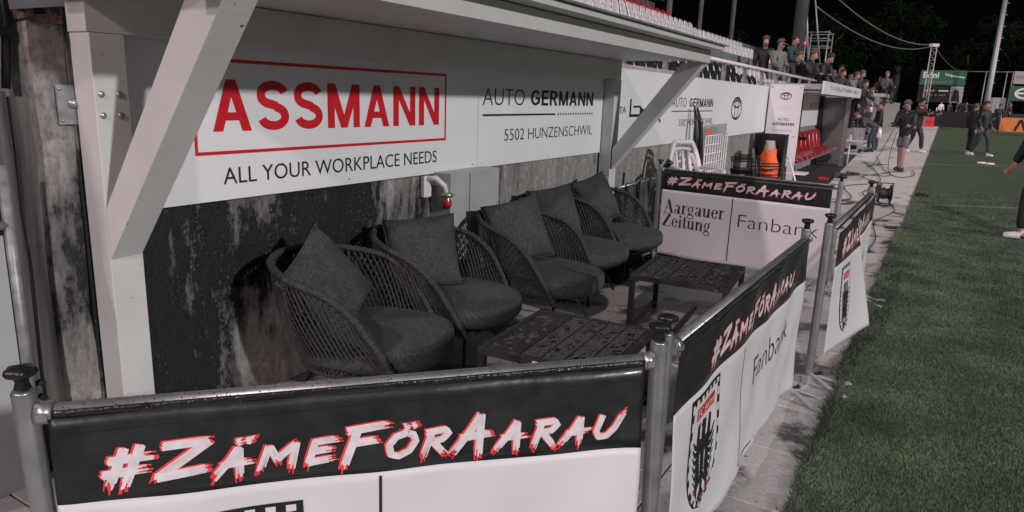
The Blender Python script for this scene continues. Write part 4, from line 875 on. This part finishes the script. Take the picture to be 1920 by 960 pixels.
for x, yy, top, r, lab in ((-8.9, 25.2, 9, .10, 'slim dark roof pole left above the red seats'), (-7.75, 25.2, 9, .07, 'slim dark roof pole in the middle behind the seats'), (-7.9, 30, 9, .09, 'slim roof pole with a splayed top, right of the other seat poles')):
    t = thing('roof_pole', lab, 'pole', (x, yy, 0), 0, 'roof poles of the grandstand'); B().cyl((0, 0, 2.5), (0, 0, top), r, 10).build('shaft', 'dconcrete', t)
t = thing('thick_mast', 'thick dark mast standing behind the spectators', 'mast', (-5.25, 30, 0)); B().cyl((0, 0, 1), (-.1, 0, 12), .24, 14).build('shaft', 'asphalt', t)
B().tube([(.5, 0, 2.6), (.0, 0, 6)], .04, 6).build('stay', 'galv', t); B().tube([(.85, .3, 2.9), (.25, .3, 6)], .03, 6).build('stay', 'galv', t); B().ball((.28, -.3, 3.85), .05, 8, 6).build('signal_light', 'redlamp', t)
t = thing('scaffold_tower', 'grey tubular scaffold tower behind the crowd', 'scaffold', (-4.95, 32, 0))
for x in (-.4, .45):
    for yy in (0, 1.2): B().cyl((x, yy, 1.2), (x, yy, 4.5), .03, 6).build('upright', 'galv', t)
for z in (2.3, 3.2, 3.9, 4.2, 4.45):
    m = B(); m.cyl((-.4, 0, z), (.45, 0, z), .02, 6); m.cyl((-.4, 1.2, z), (.45, 1.2, z), .02, 6); m.cyl((.45, 0, z), (.45, 1.2, z), .02, 6); m.build('ledger', 'galv', t)

# ---------------- people
def skin(name, V, E, root, m, parent, sub=1):
    me = bpy.data.meshes.new(name); keys = list(V); idx = {k: i for i, k in enumerate(keys)}; me.from_pydata([V[k][0] for k in keys], [(idx[a], idx[b]) for a, b in E], [])
    o = bpy.data.objects.new(name, me); COL.objects.link(o); md = o.modifiers.new('s', 'SKIN'); md.branch_smoothing = .3; md.use_smooth_shade = True
    if not me.skin_vertices: 
        bm = bmesh.new(); bm.from_mesh(me); bm.verts.layers.skin.verify(); bm.to_mesh(me); bm.free()
    sv = me.skin_vertices[0].data
    for k in keys:
        r = V[k][1]; r = r if isinstance(r, tuple) else (r, r); sv[idx[k]].radius = r; sv[idx[k]].use_root = (k == root)
    s2 = o.modifiers.new('u', 'SUBSURF'); s2.levels = sub; s2.render_levels = sub
    bpy.context.view_layer.update(); ev = bpy.data.meshes.new_from_object(o.evaluated_get(bpy.context.evaluated_depsgraph_get()))
    bpy.data.objects.remove(o); ev.name = name; ev.materials.clear(); ev.materials.append(M[m])
    for p in ev.polygons: p.use_smooth = True
    return link(name, ev, parent)
PC = 0
def person(label, x, y, z, rz, h=1.78, lean=0, armL=(8, 10), armR=(8, 10), stride=.0, jacket='jblack', trousers='jblack', shoes='bshoe', hair='hair', cap=None, short=False, sit=False, hood=False, outL=6, outR=6, group=None, headlean=0, fingers=True, shirt=None):
    """arm = (upper-arm swing forward deg, elbow bend deg); faces +x"""
    t = thing('person', label, 'person', (x, y, z), rz, group); k = h / 1.78; R = math.radians
    hip = Vector((0, 0, .93)) if not sit else Vector((0, 0, .0)); L_ = R(lean); up = Vector((math.sin(L_), 0, math.cos(L_))); fw = Vector((math.cos(L_), 0, -math.sin(L_)))
    ch = hip + up * .42; nk = hip + up * .56; hl = R(lean + headlean); hu = Vector((math.sin(hl), 0, math.cos(hl))); hf = Vector((math.cos(hl), 0, -math.sin(hl)))
    hd = nk + hu * .1; V = {'pel': (hip, (.10, .08)), 'wst': (hip + up * .2, (.10, .075)), 'chs': (ch, (.13, .09)), 'nkb': (nk - up * .03, .075), 'nk': (nk + hu * .02, .056), 'jaw': (nk + hu * .09 + hf * .015, (.068, .08)), 'hd': (nk + hu * .165, (.082, .10)), 'top': (nk + hu * .235, (.058, .075)), 'nose': (nk + hu * .125 + hf * .12, .014)}
    E_ = [('pel', 'wst'), ('wst', 'chs'), ('chs', 'nkb'), ('nkb', 'nk'), ('nk', 'jaw'), ('jaw', 'hd'), ('hd', 'top'), ('jaw', 'nose')]
    J = {}
    for s_, n_, (sw, eb), ot in ((1, 'L', armL, outL), (-1, 'R', armR, outR)):
        sh_ = ch + up * .09 + Vector((0, .185 * s_, 0)); a = R(sw) ; o_ = R(ot)
        def dr(an): return Vector((math.sin(an) * math.cos(o_), math.sin(o_) * s_, -math.cos(an) * math.cos(o_)))
        el = sh_ + dr(a + L_ * .0) * .29; wr = el + dr(a + R(eb)) * .25; hdv = dr(a + R(eb) + .15); pm = wr + hdv * .07
        V['sh' + n_] = (sh_, .048); V['el' + n_] = (el, .036); V['wr' + n_] = (wr, .028); V['pm' + n_] = (pm, (.038, .018)); E_ += [('chs', 'sh' + n_), ('sh' + n_, 'el' + n_), ('el' + n_, 'wr' + n_), ('wr' + n_, 'pm' + n_)]
        J[n_] = (sh_, el, wr, pm, hdv)
        sd = Vector((0, 1, 0)); curl = (hdv + Vector((0, -s_ * .5, 0))).normalized()
        if fingers:
            for q, ln in enumerate((.07, .08, .075, .06)):
                b0 = pm + hdv * .03 + Vector((.0, 0, 0)) + hdv.cross(sd).normalized() * (q - 1.5) * .02; V[f'f{n_}{q}'] = (b0 + hdv * ln * .5, .009); V[f'g{n_}{q}'] = (b0 + hdv * ln * .6 + curl * ln * .4, .008); E_ += [('pm' + n_, f'f{n_}{q}'), (f'f{n_}{q}', f'g{n_}{q}')]
            b0 = wr + hdv * .03; V['th' + n_] = (b0 - hdv.cross(sd).normalized() * .045 + hdv * .03, .011); E_.append(('wr' + n_, 'th' + n_))
        if sit: kn = hip + Vector((.42, .12 * s_, -.02)); an_ = kn + Vector((.05, 0, -.42))
        else:
            st = stride * s_; an_ = Vector((st, .11 * s_, .09)); kn = (hip + an_) / 2 + Vector((.03 + abs(st) * .2, .02 * s_, .03))
        hp = hip + Vector((0, .095 * s_, -.04)); V['hp' + n_] = (hp, .085); V['kn' + n_] = (kn, .055); V['an' + n_] = (an_, .034); V['to' + n_] = (an_ + Vector((.12, .01 * s_, -.055)), (.024, .016)); E_ += [('pel', 'hp' + n_), ('hp' + n_, 'kn' + n_), ('kn' + n_, 'an' + n_), ('an' + n_, 'to' + n_)]
        J['l' + n_] = (hp, kn, an_)
    sc = lambda D_: {a: (b[0] * k, tuple(q * k for q in b[1]) if isinstance(b[1], tuple) else b[1] * k) for a, b in D_.items()}
    skin('body', sc(V), E_, 'pel', 'skin', t)
    JV = {'hem': (hip - up * .13, (.16, .14)), 'pel': (hip, (.165, .14)), 'wst': (hip + up * .2, (.17, .135)), 'chs': (ch, (.20, .15)), 'nkb': (nk - up * .03, (.10, .095)), 'col': (nk + up * .05, (.08, .08))}; JE = [('hem', 'pel'), ('pel', 'wst'), ('wst', 'chs'), ('chs', 'nkb'), ('nkb', 'col')]
    if hood: JV['hood'] = (nk + up * .06 - fw * .05, .10); JE.append(('nkb', 'hood'))
    for n_ in 'LR':
        sh_, el, wr, pm, hv = J[n_]; JV['s' + n_] = (sh_ - Vector((0, 0, .01)), .092); JV['e' + n_] = (el, .07); JV['w' + n_] = (wr + hv * .01, .055); JE += [('chs', 's' + n_), ('s' + n_, 'e' + n_), ('e' + n_, 'w' + n_)]
    skin('jacket', sc(JV), JE, 'chs', jacket, t)
    TV = {'w': (hip + up * .06, (.15, .125)), 'c': (hip - up * .04, (.13, .11))}; TE = [('w', 'c')]
    for n_ in 'LR':
        hp, kn, an_ = J['l' + n_]; TV['h' + n_] = (hp - Vector((0, 0, .02)), .105); TE += [('c', 'h' + n_)]
        if short: TV['k' + n_] = (hp.lerp(kn, .95), .098); TE += [('h' + n_, 'k' + n_)]
        else: TV['k' + n_] = (kn, .077); TV['a' + n_] = (an_ + Vector((0, 0, .03)), .064); TE += [('h' + n_, 'k' + n_), ('k' + n_, 'a' + n_)]
    skin('trousers', sc(TV), TE, 'w', trousers, t)
    for s_, n_ in ((1, 'L'), (-1, 'R')):
        an_ = J['l' + n_][2]; SV = {'h': (an_ + Vector((-.06, 0, -.035)), (.05, .055)), 'm': (an_ + Vector((.05, .005 * s_, -.035)), (.055, .052)), 't': (an_ + Vector((.18, .015 * s_, -.05)), (.052, .04)), 'a': (an_ + Vector((-.01, 0, .03)), .06)}
        skin('shoe', sc(SV), [('h', 'm'), ('m', 't'), ('h', 'a')], 'h', shoes, t)
    c = (nk + hu * .185 - hf * .018) * k
    hm = B()
    def cap_fn(u, v):
        a = 2 * PI * u; el_ = PI / 2 * (1 - v * 1.12) ; rr = .112 if hair or cap else .1; fr = max(0, math.cos(a)); el_ = max(el_, R(38) * fr ** .6 - R(12) * (1 - fr) ** .6)
        d = hf * (math.cos(a) * math.cos(el_) * .112) + Vector((0, 1, 0)) * (math.sin(a) * math.cos(el_) * .092) + hu * (math.sin(el_) * .112); return c + d * k * (1 + .04 * noise.noise(d * 30))
    hm.grid(cap_fn, 18, 7); ho = hm.build('cap' if cap else 'hair', cap or hair, t, solid=.006)
    if cap: B().grid(lambda u, v: c + (hf * (.10 + .085 * u) + Vector((0, 1, 0)) * (v - .5) * .15 * (1 - .3 * u) + hu * (.015 - .02 * u)) * k, 3, 5).build('cap_peak', cap, ho, solid=.005)
    return t, J, k
D2 = math.radians
t, J, k = person('man in grey cap, black jacket and shorts pulling cables on the walkway', -.78, 20.4, 0, D2(-110), 1.8, 4, (15, 70), (12, 72), .17, 'jblack', 'shorts', 'bshoe', cap='greycap', short=True, headlean=25, outL=4, outR=4)
t, J, k = person('man in black with orange collar holding up a phone beside the pitch', -.80, 29.5, 0, D2(-30), 1.95, 4, (38, 62), (40, 60), .2, 'jblack', 'jblack', 'wshoe', cap='jblack', headlean=20)
B().tube([(.06, -.1, 1.60), (.11, 0, 1.59), (.06, .1, 1.60)], .035, 6).build('orange_collar', 'orange', t); tag(B().box(-.28, -.25, 29.0, 29.08, 1.5, 1.62).build('phone', 'wplastic'), 'pale phone held up by the man with the orange collar', 'phone')
person('man in dark coat bending over the grey trolley', -2.05, 28, 0, D2(190), 1.72, 58, (-20, 20), (-10, 25), .1, 'jgr', 'denim', 'bshoe', hair='hairl', headlean=10)
person('man in black jacket with a white bag behind the bending man', -2.02, 29.6, 0, D2(200), 1.75, 2, (5, 10), (10, 15), .05, 'jblack', 'denim', 'bshoe')
tag(B().lathe([(.02, 0), (.06, -.08), (.09, -.25), (.1, -.36), (.03, -.4)], (-1.93, 29.0, .85), 10).build('carrier_bag', 'wseat'), 'white carrier bag hanging from the hand of a man on the walkway', 'bag')
person('man in grey hoodie and white shoes on the pitch, seen from behind', .93, 30.4, 0, D2(60), 1.82, 2, (5, 15), (5, 15), .12, 'jblack', 'jblack', 'wshoe', hood=True, hair='hairl')
person('man in black jacket and dark jeans with bright shoes on the pitch', 1.22, 29.8, 0, D2(-40), 1.9, 0, (-5, 40), (-5, 40), .24, 'jblack', 'denim', 'wshoe')
person('steward in orange vest at the far corner of the pitch', 2.95, 55, .2, D2(-90), 1.8, 0, (5, 5), (5, 5), .05, 'jblack', 'jblack', 'bshoe', cap='jblack')
tr_, Jr, kr = person('man in black reaching down with a gloved hand at the right edge', 1.12, 10.95, 0, D2(172), 1.85, 12, (-12, 15), (13, 8), .06, 'jblack', 'jblack', 'wshoe', headlean=10, outR=-4, outL=-12)
hp_ = Matrix.Translation(tr_.location) @ Matrix.Rotation(D2(172), 4, 'Z') @ (Jr['R'][3] * kr + Jr['R'][4] * .02)
tag(B().tube([hp_ + Vector((-.01, -.05, -.07)), hp_ + Vector((0, -.035, .0)), hp_ + Vector((.01, -.03, .06))], [.010, .014, .012], 8).build('orange_bottle', 'amber'), 'small orange bottle held in the hand at the right edge', 'bottle')
ZT = [('spectator in black facing away at the back of the stand corner', -4.55, 21, 1.45, -70, 'jblack', 'jblack', 1.95, 0, None, (10, 40), 'hairl'), ('spectator in grey green jacket and cap with hands in pockets', -4.12, 20.8, 1.35, -30, 'jgrey', 'denim', 1.95, 0, 'greycap', (10, 60), 'hair'), ('spectator in dark teal jacket turned to the right', -3.98, 22, 1.6, -10, 'jteal', 'jblack', 1.9, 0, None, (5, 60), 'hair'),
 ('spectator in a black hooded coat with a red lit hand', -3.72, 21, 1.1, -20, 'jblack', 'jblack', 1.9, 6, None, (15, 60), 'hairl'), ('bearded spectator in black jacket looking at a phone', -3.36, 21, 1.05, -15, 'jblack', 'jblack', 2.0, 6, None, (25, 65), 'hairl'), ('dark haired spectator leaning forward on the railing end', -3.22, 21.7, 1.1, -20, 'jblack', 'jblack', 1.95, 22, None, (20, 15), 'hair'),
 ('crouching spectator in grey shell jacket at the end of the railing', -3.72, 28, .95, -60, 'jgr', 'jblack', 1.9, 20, 'greycap', (20, 40), 'hair'), ('spectator with dark hood behind the lettered dugout roof', -3.6, 29, 1.15, -40, 'jblack', 'jblack', 1.9, 10, 'jblack', (20, 40), 'hair'), ('spectator with dark curly hair above the dugout roof', -3.35, 28, 1.0, -40, 'jblack', 'jblack', 1.85, 5, None, (20, 40), 'hair'),
 ('spectator in dark cap above the dugout roof', -3.2, 29, .85, -40, 'jgr', 'jblack', 1.85, 5, 'greycap', (20, 50), 'hair'), ('fair haired spectator in light grey top above the dugout roof', -3.02, 29, .95, -20, 'jgrey', 'jblack', 1.85, 5, None, (20, 50), 'hairl'), ('tall spectator with brown hair near the end of the dugout roof', -2.88, 29.3, .98, -10, 'jgr', 'jblack', 1.9, 5, None, (20, 50), 'hairl'), ('small spectator with glasses at the end of the dugout roof', -2.68, 29, .72, -30, 'jblack', 'jblack', 1.8, 5, None, (20, 50), 'hair'), ('spectator in beige top low at the end of the dugout roof', -2.62, 30.5, .5, -30, 'jgrey', 'jblack', 1.8, 10, None, (20, 50), 'hairl')]
for lab, x, y, z, a, j, tr, h, ln, cp, ar, hr in ZT: person(lab, x, y, z, D2(a), h, ln, ar, ar, .0, j, tr, 'bshoe', hair=hr, cap=cp, headlean=14, fingers=False, group='spectators behind the railing')
person('bald man in a grey open jacket sitting on the farther dugout roof', -2.45, 36, 2.25, D2(-60), 1.8, 5, (15, 60), (15, 60), 0, 'jgr', 'jblack', 'bshoe', sit=True, fingers=False, hair='skin')
person('man in black sitting beside the bald man on the farther dugout roof', -2.75, 36.2, 2.1, D2(-60), 1.7, 12, (15, 60), (15, 60), 0, 'jblack', 'jblack', 'bshoe', sit=True, fingers=False)
G_ = tag(G(-4.6, -2.93, 20, 33, 0, 1.05, 'crowd_terrace'), '', '') if False else G(-4.6, -2.93, 19.6, 33, 0, 1.0, 'crowd_terrace')

# ---------------- far dugout, trolley, sign, speaker, reel, cables
t = thing('far_dugout', 'grey far dugout whose roof carries two sitting men', 'dugout', (-2.9, 35, 0)); B().box(-.6, .6, -1, 5, 1.98, 2.12).build('roof', 'steelbox', t); B().box(-.6, .45, -1, 5, 1.7, 1.97).build('fascia', 'galv', t)
for yy in (-.9, 1.5, 4.8): B().box(.2, .27, yy, yy + .07, 0, 1.7).build('post', 'alu', t)
B().box(-.55, -.5, -1, 5, 0, 1.7).build('back_panel', 'galv', t); B().box(-.5, .2, -.95, -.92, 0, 1.7).build('side_panel', 'dconcrete', t)
t = thing('red_mark_sign', 'small pale sign with a red triangle above the bending man', 'sign', (-2.98, 33.5, 0)); B().box(-.36, .36, -.02, .02, 1.35, 1.95).build('panel', 'board', t); poly_print('triangle', [[(-.12, 1.72), (.14, 1.72), (0, 1.9)], rect(-.28, .3, 1.62, 1.67)], lambda s, h, l=0: (s, -.021 - l, h), 'red', t)
B().box(-.36, .36, -.03, .02, 1.12, 1.3).build('lower_panel', 'jteal', t); B().cyl((0, .05, 0), (0, .05, 1.35), .03, 6).build('stand', 'galv', t)
for i in range(5): B().box(-.33 + .14 * i, -.25 + .14 * i, -.06, -.03, 1.34, 1.44).build('red_lamp_cover', 'redink', t)
t = thing('black_screen', 'black rectangular speaker panel hanging at the end of the red bench dugout', 'speaker', (-2.17, 20.85, 0)); B().box(-.1, .1, -.06, .06, 1.0, 1.75).build('cabinet', 'plastic', t, .004); B().box(-.08, .08, -.064, -.061, 1.04, 1.7).build('grille', 'darkmetal', t)
t = thing('tool_trolley', 'grey wheeled trolley box beside the bending man', 'trolley', (-2.55, 27.2, 0)); B().box(-.28, .28, -.25, .25, .25, .85).build('bin', 'galv', t, .01); B().box(-.3, .3, -.27, .27, .86, .9).build('lid_rim', 'darkmetal', t); B().box(-.15, .1, -.1, .1, 0.1, .25).build('chassis', 'plastic', t)
for sx in (-.22, .22):
    for sy in (-.2, .2): B().cyl((sx, sy - .02, .06), (sx, sy + .02, .06), .06, 10).build('wheel', 'plastic', t)
tag(B().lathe([(.05, 0), (.22, .03), (.25, .1), (.05, .16)], (-2.8, 27.2, .95), 12).build('black_sack', 'plastic'), 'dark sack resting over the left side of the grey trolley', 'sack')
t = thing('white_side_table', 'small white table leg and tray at the far end of the red bench', 'table', (-2.1, 21.5, 0)); B().box(-.1, .38, -.1, .1, .62, .67).build('tray', 'wplastic', t); B().cyl((-.02, 0, 0), (-.02, 0, .8), .025, 8).build('leg', 'wplastic', t)
t = thing('cable_reel', 'black cable reel on a stand lying on the walkway', 'cable reel', (-.66, 13.1, 0), PI / 2 + .25)
for sy in (-.09, .09):
    B().lathe([(.15, -.006), (.15, .006)], (0, 0, 0), 20).build('flange', 'plastic', t, loc=(0, sy, .19)).rotation_euler = (PI / 2, 0, 0)
o = B(); o.lathe([(.1, -.085), (.085, -.05), (.1, -.02), (.08, .02), (.1, .085)], (0, 0, 0), 20); o = o.build('wound_cable', 'wire', t, loc=(0, 0, .19)); o.rotation_euler = (PI / 2, 0, 0)
m = B(); m.tube([(-.16, -.12, .01), (.16, -.12, .01), (.02, -.12, .36), (.02, .12, .36), (.16, .12, .01), (-.16, .12, .01), (-.16, -.12, .01)], .012, 6); m.build('stand', 'darkmetal', t)
rc = random.Random(11)
def cable(pts, lab, r=.008, n=40):
    P_ = [Vector(p) for p in pts]; out = []
    for i in range(len(P_) - 1):
        a = P_[max(i - 1, 0)]; b = P_[i]; c = P_[i + 1]; d = P_[min(i + 2, len(P_) - 1)]
        for j in range(10): q = j / 10; out.append(.5 * ((2 * b) + (c - a) * q + (2 * a - 5 * b + 4 * c - d) * q * q + (3 * b - a - 3 * c + d) * q ** 3))
    out.append(P_[-1]); tag(B().tube(out, r, 6).build('cable', 'wire'), lab, 'cable', 'black cables on the walkway')
z = .006
cable([(-.7, 13.3, z), (-1.1, 14.6, z), (-.9, 16.5, z), (-1.4, 18, z), (-1.0, 19.5, z), (-.7, 21, z)], 'cable running from the reel toward the man in shorts')
cable([(-1.7, 12, z), (-1.2, 13.5, z), (-1.5, 15.5, z), (-1.0, 17, z), (-1.3, 20, z), (-1.8, 23, z)], 'cable snaking past the reel along the middle of the walkway')
cable([(-2.0, 17, z), (-1.5, 18.4, z), (-.9, 18.8, z), (-1.2, 21, z), (-1.7, 26, z)], 'cable crossing the walkway by the end of the red bench')
cable([(-1.05, 20.3, 1.02), (-1.25, 20.6, .5), (-1.45, 21, .05), (-1.6, 21.6, z), (-1.2, 22.4, z)], 'cable hanging from the left hand of the man in shorts')
cable([(-.95, 20.1, 1.0), (-1.02, 20.0, .5), (-.98, 19.6, .05), (-.7, 18.6, z), (-.42, 19.4, z), (-.5, 21, z)], 'cable hanging from the right hand of the man in shorts')
cable([(-.55, 8.2, z), (-.5, 9.5, z), (-.62, 11, z), (-.45, 12.5, z), (-.7, 14, z)], 'thin cable lying near the grass edge before the reel', .005)
tag(B().tube([(-.25, 14.9, .02), (-.05, 14.95, .03), (-.1, 15.2, .02), (-.22, 15.0, .03)], .02, 6).build('black_strap', 'plastic'), 'small black strap lying on the grass past the reel', 'strap')
tag(B().box(-2.15, -1.95, 16.5, 16.62, .0, .05).build('pink_carton', 'redink'), 'flattened pink carton on the asphalt before the red bench', 'carton')
for i, (x, y) in enumerate(((-1.95, 17.2), (-2.0, 17.9), (-1.8, 18.3))): tag(rough_box(x, x + .3, y, y + .15, 0, .05, 4, .03, 9).build('brown_debris', 'dust'), ('brown crumpled debris nearest on the asphalt by the bench', 'brown crumpled debris in the middle of the asphalt by the bench', 'farthest brown debris on the asphalt by the bench')[i], 'litter')
for i, (x, y) in enumerate(((1.05, 25.4), (1.25, 25.2))): tag(B().tube([(x, y, .04), (x + .18, y + .05, .04), (x + .24, y + .06, .04)], [.035, .035, .012], 8).build('drink_bottle', 'wplastic'), ('left clear drink bottle lying on the grass', 'right clear drink bottle lying on the grass')[i], 'bottle')

# ---------------- far end
t = thing('score_board', 'large green board over a dark scoreboard at the far end of the ground', 'scoreboard', (-.8, 88, 0))
B().box(-2.0, 2.15, -.1, .1, 3.95, 5.45).build('green_panel', 'green', t); B().box(-2.0, .9, -.1, .1, 2.2, 3.85).build('dark_panel', 'plastic', t); B().box(.95, 2.1, -.1, .1, 2.2, 3.85).build('picture_panel', 'steelbox', t)
SPp = lambda s, h, l=0: (s, -.11 - l * 20, h)
poly_print('lettering', text_polys('Böni', -1.75, -.3, 4.65, 5.3, .03), SPp, 'board', t); poly_print('lettering', text_polys('Gebäudetechnik AG', -1.8, 1.1, 4.1, 4.45, .03), SPp, 'grey', t)
w_ = [[(a, b - .16 * (a - .3)) for a, b in p] for p in text_polys('Wydgutpartner', .2, 2.05, 4.85, 5.15, .04)]; poly_print('lettering', w_, SPp, 'board', t)
poly_print('blurred_line', [rect(-1.3 + .17 * i, -1.17 + .17 * i, 3.3, 3.46 - .03 * (i % 2)) for i in range(5)], SPp, 'orangeb', t); poly_print('blurred_line', [rect(-.1 + .15 * i, .02 + .15 * i, 3.3, 3.46 - .03 * (i % 2)) for i in range(6)], SPp, 'board', t); poly_print('blurred_line', [rect(-1.2 + .2 * i, -1.06 + .2 * i, 2.85, 2.98) for i in range(9) if i not in (3, 5)], SPp, 'grey', t)
poly_print('picture', [[(1.1, 2.4), (1.9, 2.3), (1.7, 3.4), (1.3, 3.6)]], SPp, 'black', t)
for x in (-1.7, 1.9): B().cyl((x, .2, 0), (x, .2, 4), .07, 8).build('leg', 'galv', t)
t = thing('perimeter_screen', 'long black fabric screen across the far end of the pitch', 'fence', (1.8, 74, 0)); B().box(-3.1, 2.2, -.03, .03, 0, 1.35).build('fabric', 'plastic', t)
for x in (-3, -1, .6, 2.1): B().cyl((x, .1, 0), (x, .1, 1.5), .04, 6).build('upright', 'galv', t)
poly_print('torn_patch', [[(.0, 1.3), (.9, 1.35), (.75, 1.0), (.35, 1.1), (.2, .85)]], lambda s, h, l=0: (s, -.05 - l, h), 'board', t)
ppl = thing('pitch_net_frame', 'tall thin frame of ball netting poles beyond the far screen', 'frame', (2, 85, 0))
for x in (-3.9, 0.9, 2.6, 3.1): B().cyl((x, 0, 0), (x, 0, 5.3), .05, 6).build('pole', 'galv', ppl)
B().cyl((-3.9, 0, 5.25), (8, 0, 5.25), .04, 6).build('cross_bar', 'galv', ppl)
for i in range(6):
    xx = (-1.9, -.4, .3, .9, 1.6, 5.0)[i]; person('distant figure behind the black screen, number six'.replace('number six', ('far left by the red bin', 'in pale grey hood', 'in a dark coat', 'beside the pale hood', 'near the light mast', 'over the orange boards')[i]), xx, 79, .55, D2(-90 + 20 * i), 1.7, 0, (5, 20), (5, 20), 0, ('jblack', 'wplastic', 'jgr', 'jblack', 'jgr', 'jgr')[i], 'jblack', 'bshoe', fingers=False, hood=(i == 1), group='people behind the far screen')
t = thing('orange_boards', 'orange perimeter boards with dark A shapes at the far right', 'sign', (4.2, 57, 0)); B().box(-1.0, 2.5, -.04, .04, .25, 1.15).build('panel', 'orangeb', t); poly_print('a_mark', stroke([(-.15, .3), (.12, 1.05)], .16) + stroke([(.12, 1.05), (.45, .3)], .16), lambda s, h, l=0: (s, -.045 - l, h), 'black', t)
t = thing('red_crate', 'red crate standing at the far corner beside the walkway', 'crate', (-.95, 62, 0)); B().box(-.35, .35, -.2, .2, .2, .95).build('shell', 'redink', t, .02); B().box(-.3, .3, -.21, -.205, .5, .6).build('band', 'red', t)
t = thing('corner_sign', 'pale sign above a green board with a white e at the right edge', 'sign', (5.9, 80, 0)); B().box(-1.0, 2.2, -.1, .1, 4.0, 5.1).build('pale_panel', 'steelbox', t); B().box(-1.1, 2.2, -.1, .1, 2.5, 3.8).build('green_panel', 'green', t)
poly_print('lettering', text_polys('HO', -.8, -.15, 4.5, 4.75, .02), SPp, 'grey', t); poly_print('letter_e', ring(.0, 3.15, .75, .5, .22, 20, .18, .1, 2 * PI - .7) + [rect(-.6, .7, 3.08, 3.24)], SPp, 'board', t)
for x in (-.9, 1.8): B().cyl((x, .2, 0), (x, .2, 4), .08, 8).build('leg', 'galv', t)
t = thing('storage_container', 'pale grey container box behind the light mast', 'container', (4.0, 82, 0)); B().box(-.75, .7, -.5, .5, .6, 2.75).build('body', 'steelbox', t, .03); B().box(-.02, .02, -.52, -.5, .7, 2.65).build('door_seam', 'galv', t)
t = thing('blue_shed', 'low dark blue shed roof behind the far screen', 'shed', (1.9, 84, 0)); B().box(-.9, 1.4, -.5, .5, .3, 1.9).build('wall', 'plastic', t); B().box(-1.0, 1.5, -.6, .6, 1.92, 2.1).build('roof', 'denim', t)
t = thing('light_mast', 'tall grey floodlight mast leaning into the sky at the right', 'mast', (3.2, 80, 0)); B().tube([(0, 0, 0), (-.02, 0, 2.6), (-.05, 0, 14)], [.30, .26, .18], 12).build('shaft', 'galv', t)
for i in range(8): B().box(.2, .34, -.05, .05, 4 + i, 4.06 + i).build('rung', 'galv', t)
t = thing('truss_mast', 'slim white lattice mast carrying the overhead wires', 'mast', (-1.35, 60, 0), 0)
m = B()
for x in (-.17, .17): 
    for yy in (-.15, .15): m.cyl((x, yy, .2), (x - .0, yy, 5.85), .035, 6)
m.build('chord', 'steelbox', t); m = B()
for i in range(14):
    m.cyl((-.17, -.15, .4 + i * .4), (.17, -.15, .6 + i * .4), .025, 5); m.cyl((.17, -.15, .6 + i * .4), (-.17, -.15, .8 + i * .4), .025, 5)
m.build('lattice', 'galv', t); B().box(-.3, .3, -.2, .2, 5.85, 6.05).build('head', 'wplastic', t)
def wire(a, b, sag, lab, r=.03, n=24):
    a, b = Vector(a), Vector(b); tag(B().tube([a.lerp(b, i / n) - Vector((0, 0, sag * 4 * (i / n) * (1 - i / n))) for i in range(n + 1)], r, 5).build('overhead_wire', 'galv'), lab, 'wire', 'overhead wires')
wire((-1.45, 60, 6.0), (-5.3, 33, 6.6), .75, 'upper overhead wire running from the lattice mast to the stand'); wire((-1.45, 60, 5.9), (-5.3, 33, 5.6), .8, 'lower overhead wire running from the lattice mast to the stand', .025); wire((-1.2, 60, 5.7), (.8, 84, 5.2), .3, 'thin wire from the lattice mast toward the scoreboard', .02)
def tree(x, y, h, w, lab, seed):
    rnd = random.Random(seed); t = thing('tree', lab, 'tree', (x, y, 0), 0, 'dark trees beyond the far end'); B().tube([(0, 0, 0), (.2, 0, h * .4), (-.1, .1, h * .85)], [w * .06, w * .045, .05], 8).build('trunk', 'bark', t)
    m = B()
    for i in range(5): a = rnd.uniform(0, 6.28); m.tube([(.1, 0, h * (.3 + .08 * i)), (w * .25 * math.cos(a), w * .25 * math.sin(a), h * (.5 + .08 * i))], [.12, .04], 6)
    m.build('limb', 'bark', t)
    cl = [(rnd.gauss(0, w * .22), rnd.gauss(0, w * .2), h * rnd.uniform(.35, .92), rnd.uniform(.10, .2) * w) for _ in range(26)]; m = B()
    for i in range(5200):
        c = rnd.choice(cl); d = Vector((rnd.gauss(0, 1), rnd.gauss(0, 1), rnd.gauss(0, 1))).normalized() * (c[3] * rnd.random() ** .4); p = Vector(c[:3]) + d; s_ = rnd.uniform(.12, .3); u = Vector((rnd.gauss(0, 1), rnd.gauss(0, 1), rnd.gauss(0, 1))).normalized(); v = u.orthogonal().normalized()
        m.add([p + u * s_, p + v * s_ * .6, p - u * s_, p - v * s_ * .6], [(0, 1, 2, 3)])
    stuff(m.build('crown', 'dgreen', t))  # crown colour darkened to near black where floodlights would not reach
for i, (x, y, h, w, lab) in enumerate(((-14, 95, 12, 10, 'broad dark tree left of the lattice mast'), (-6, 100, 14, 11, 'tallest dark tree behind the lattice mast'), (1.5, 105, 9.5, 9, 'low dark tree behind the scoreboard'), (6, 100, 12, 8, 'dark tree just right of the light mast'), (13, 98, 10, 9, 'dark tree at the right edge'), (-23, 92, 10, 10, 'dark tree half hidden by the scaffold'))): tree(x, y, h, w, lab, 40 + i)
print('SEATS', len(seats))
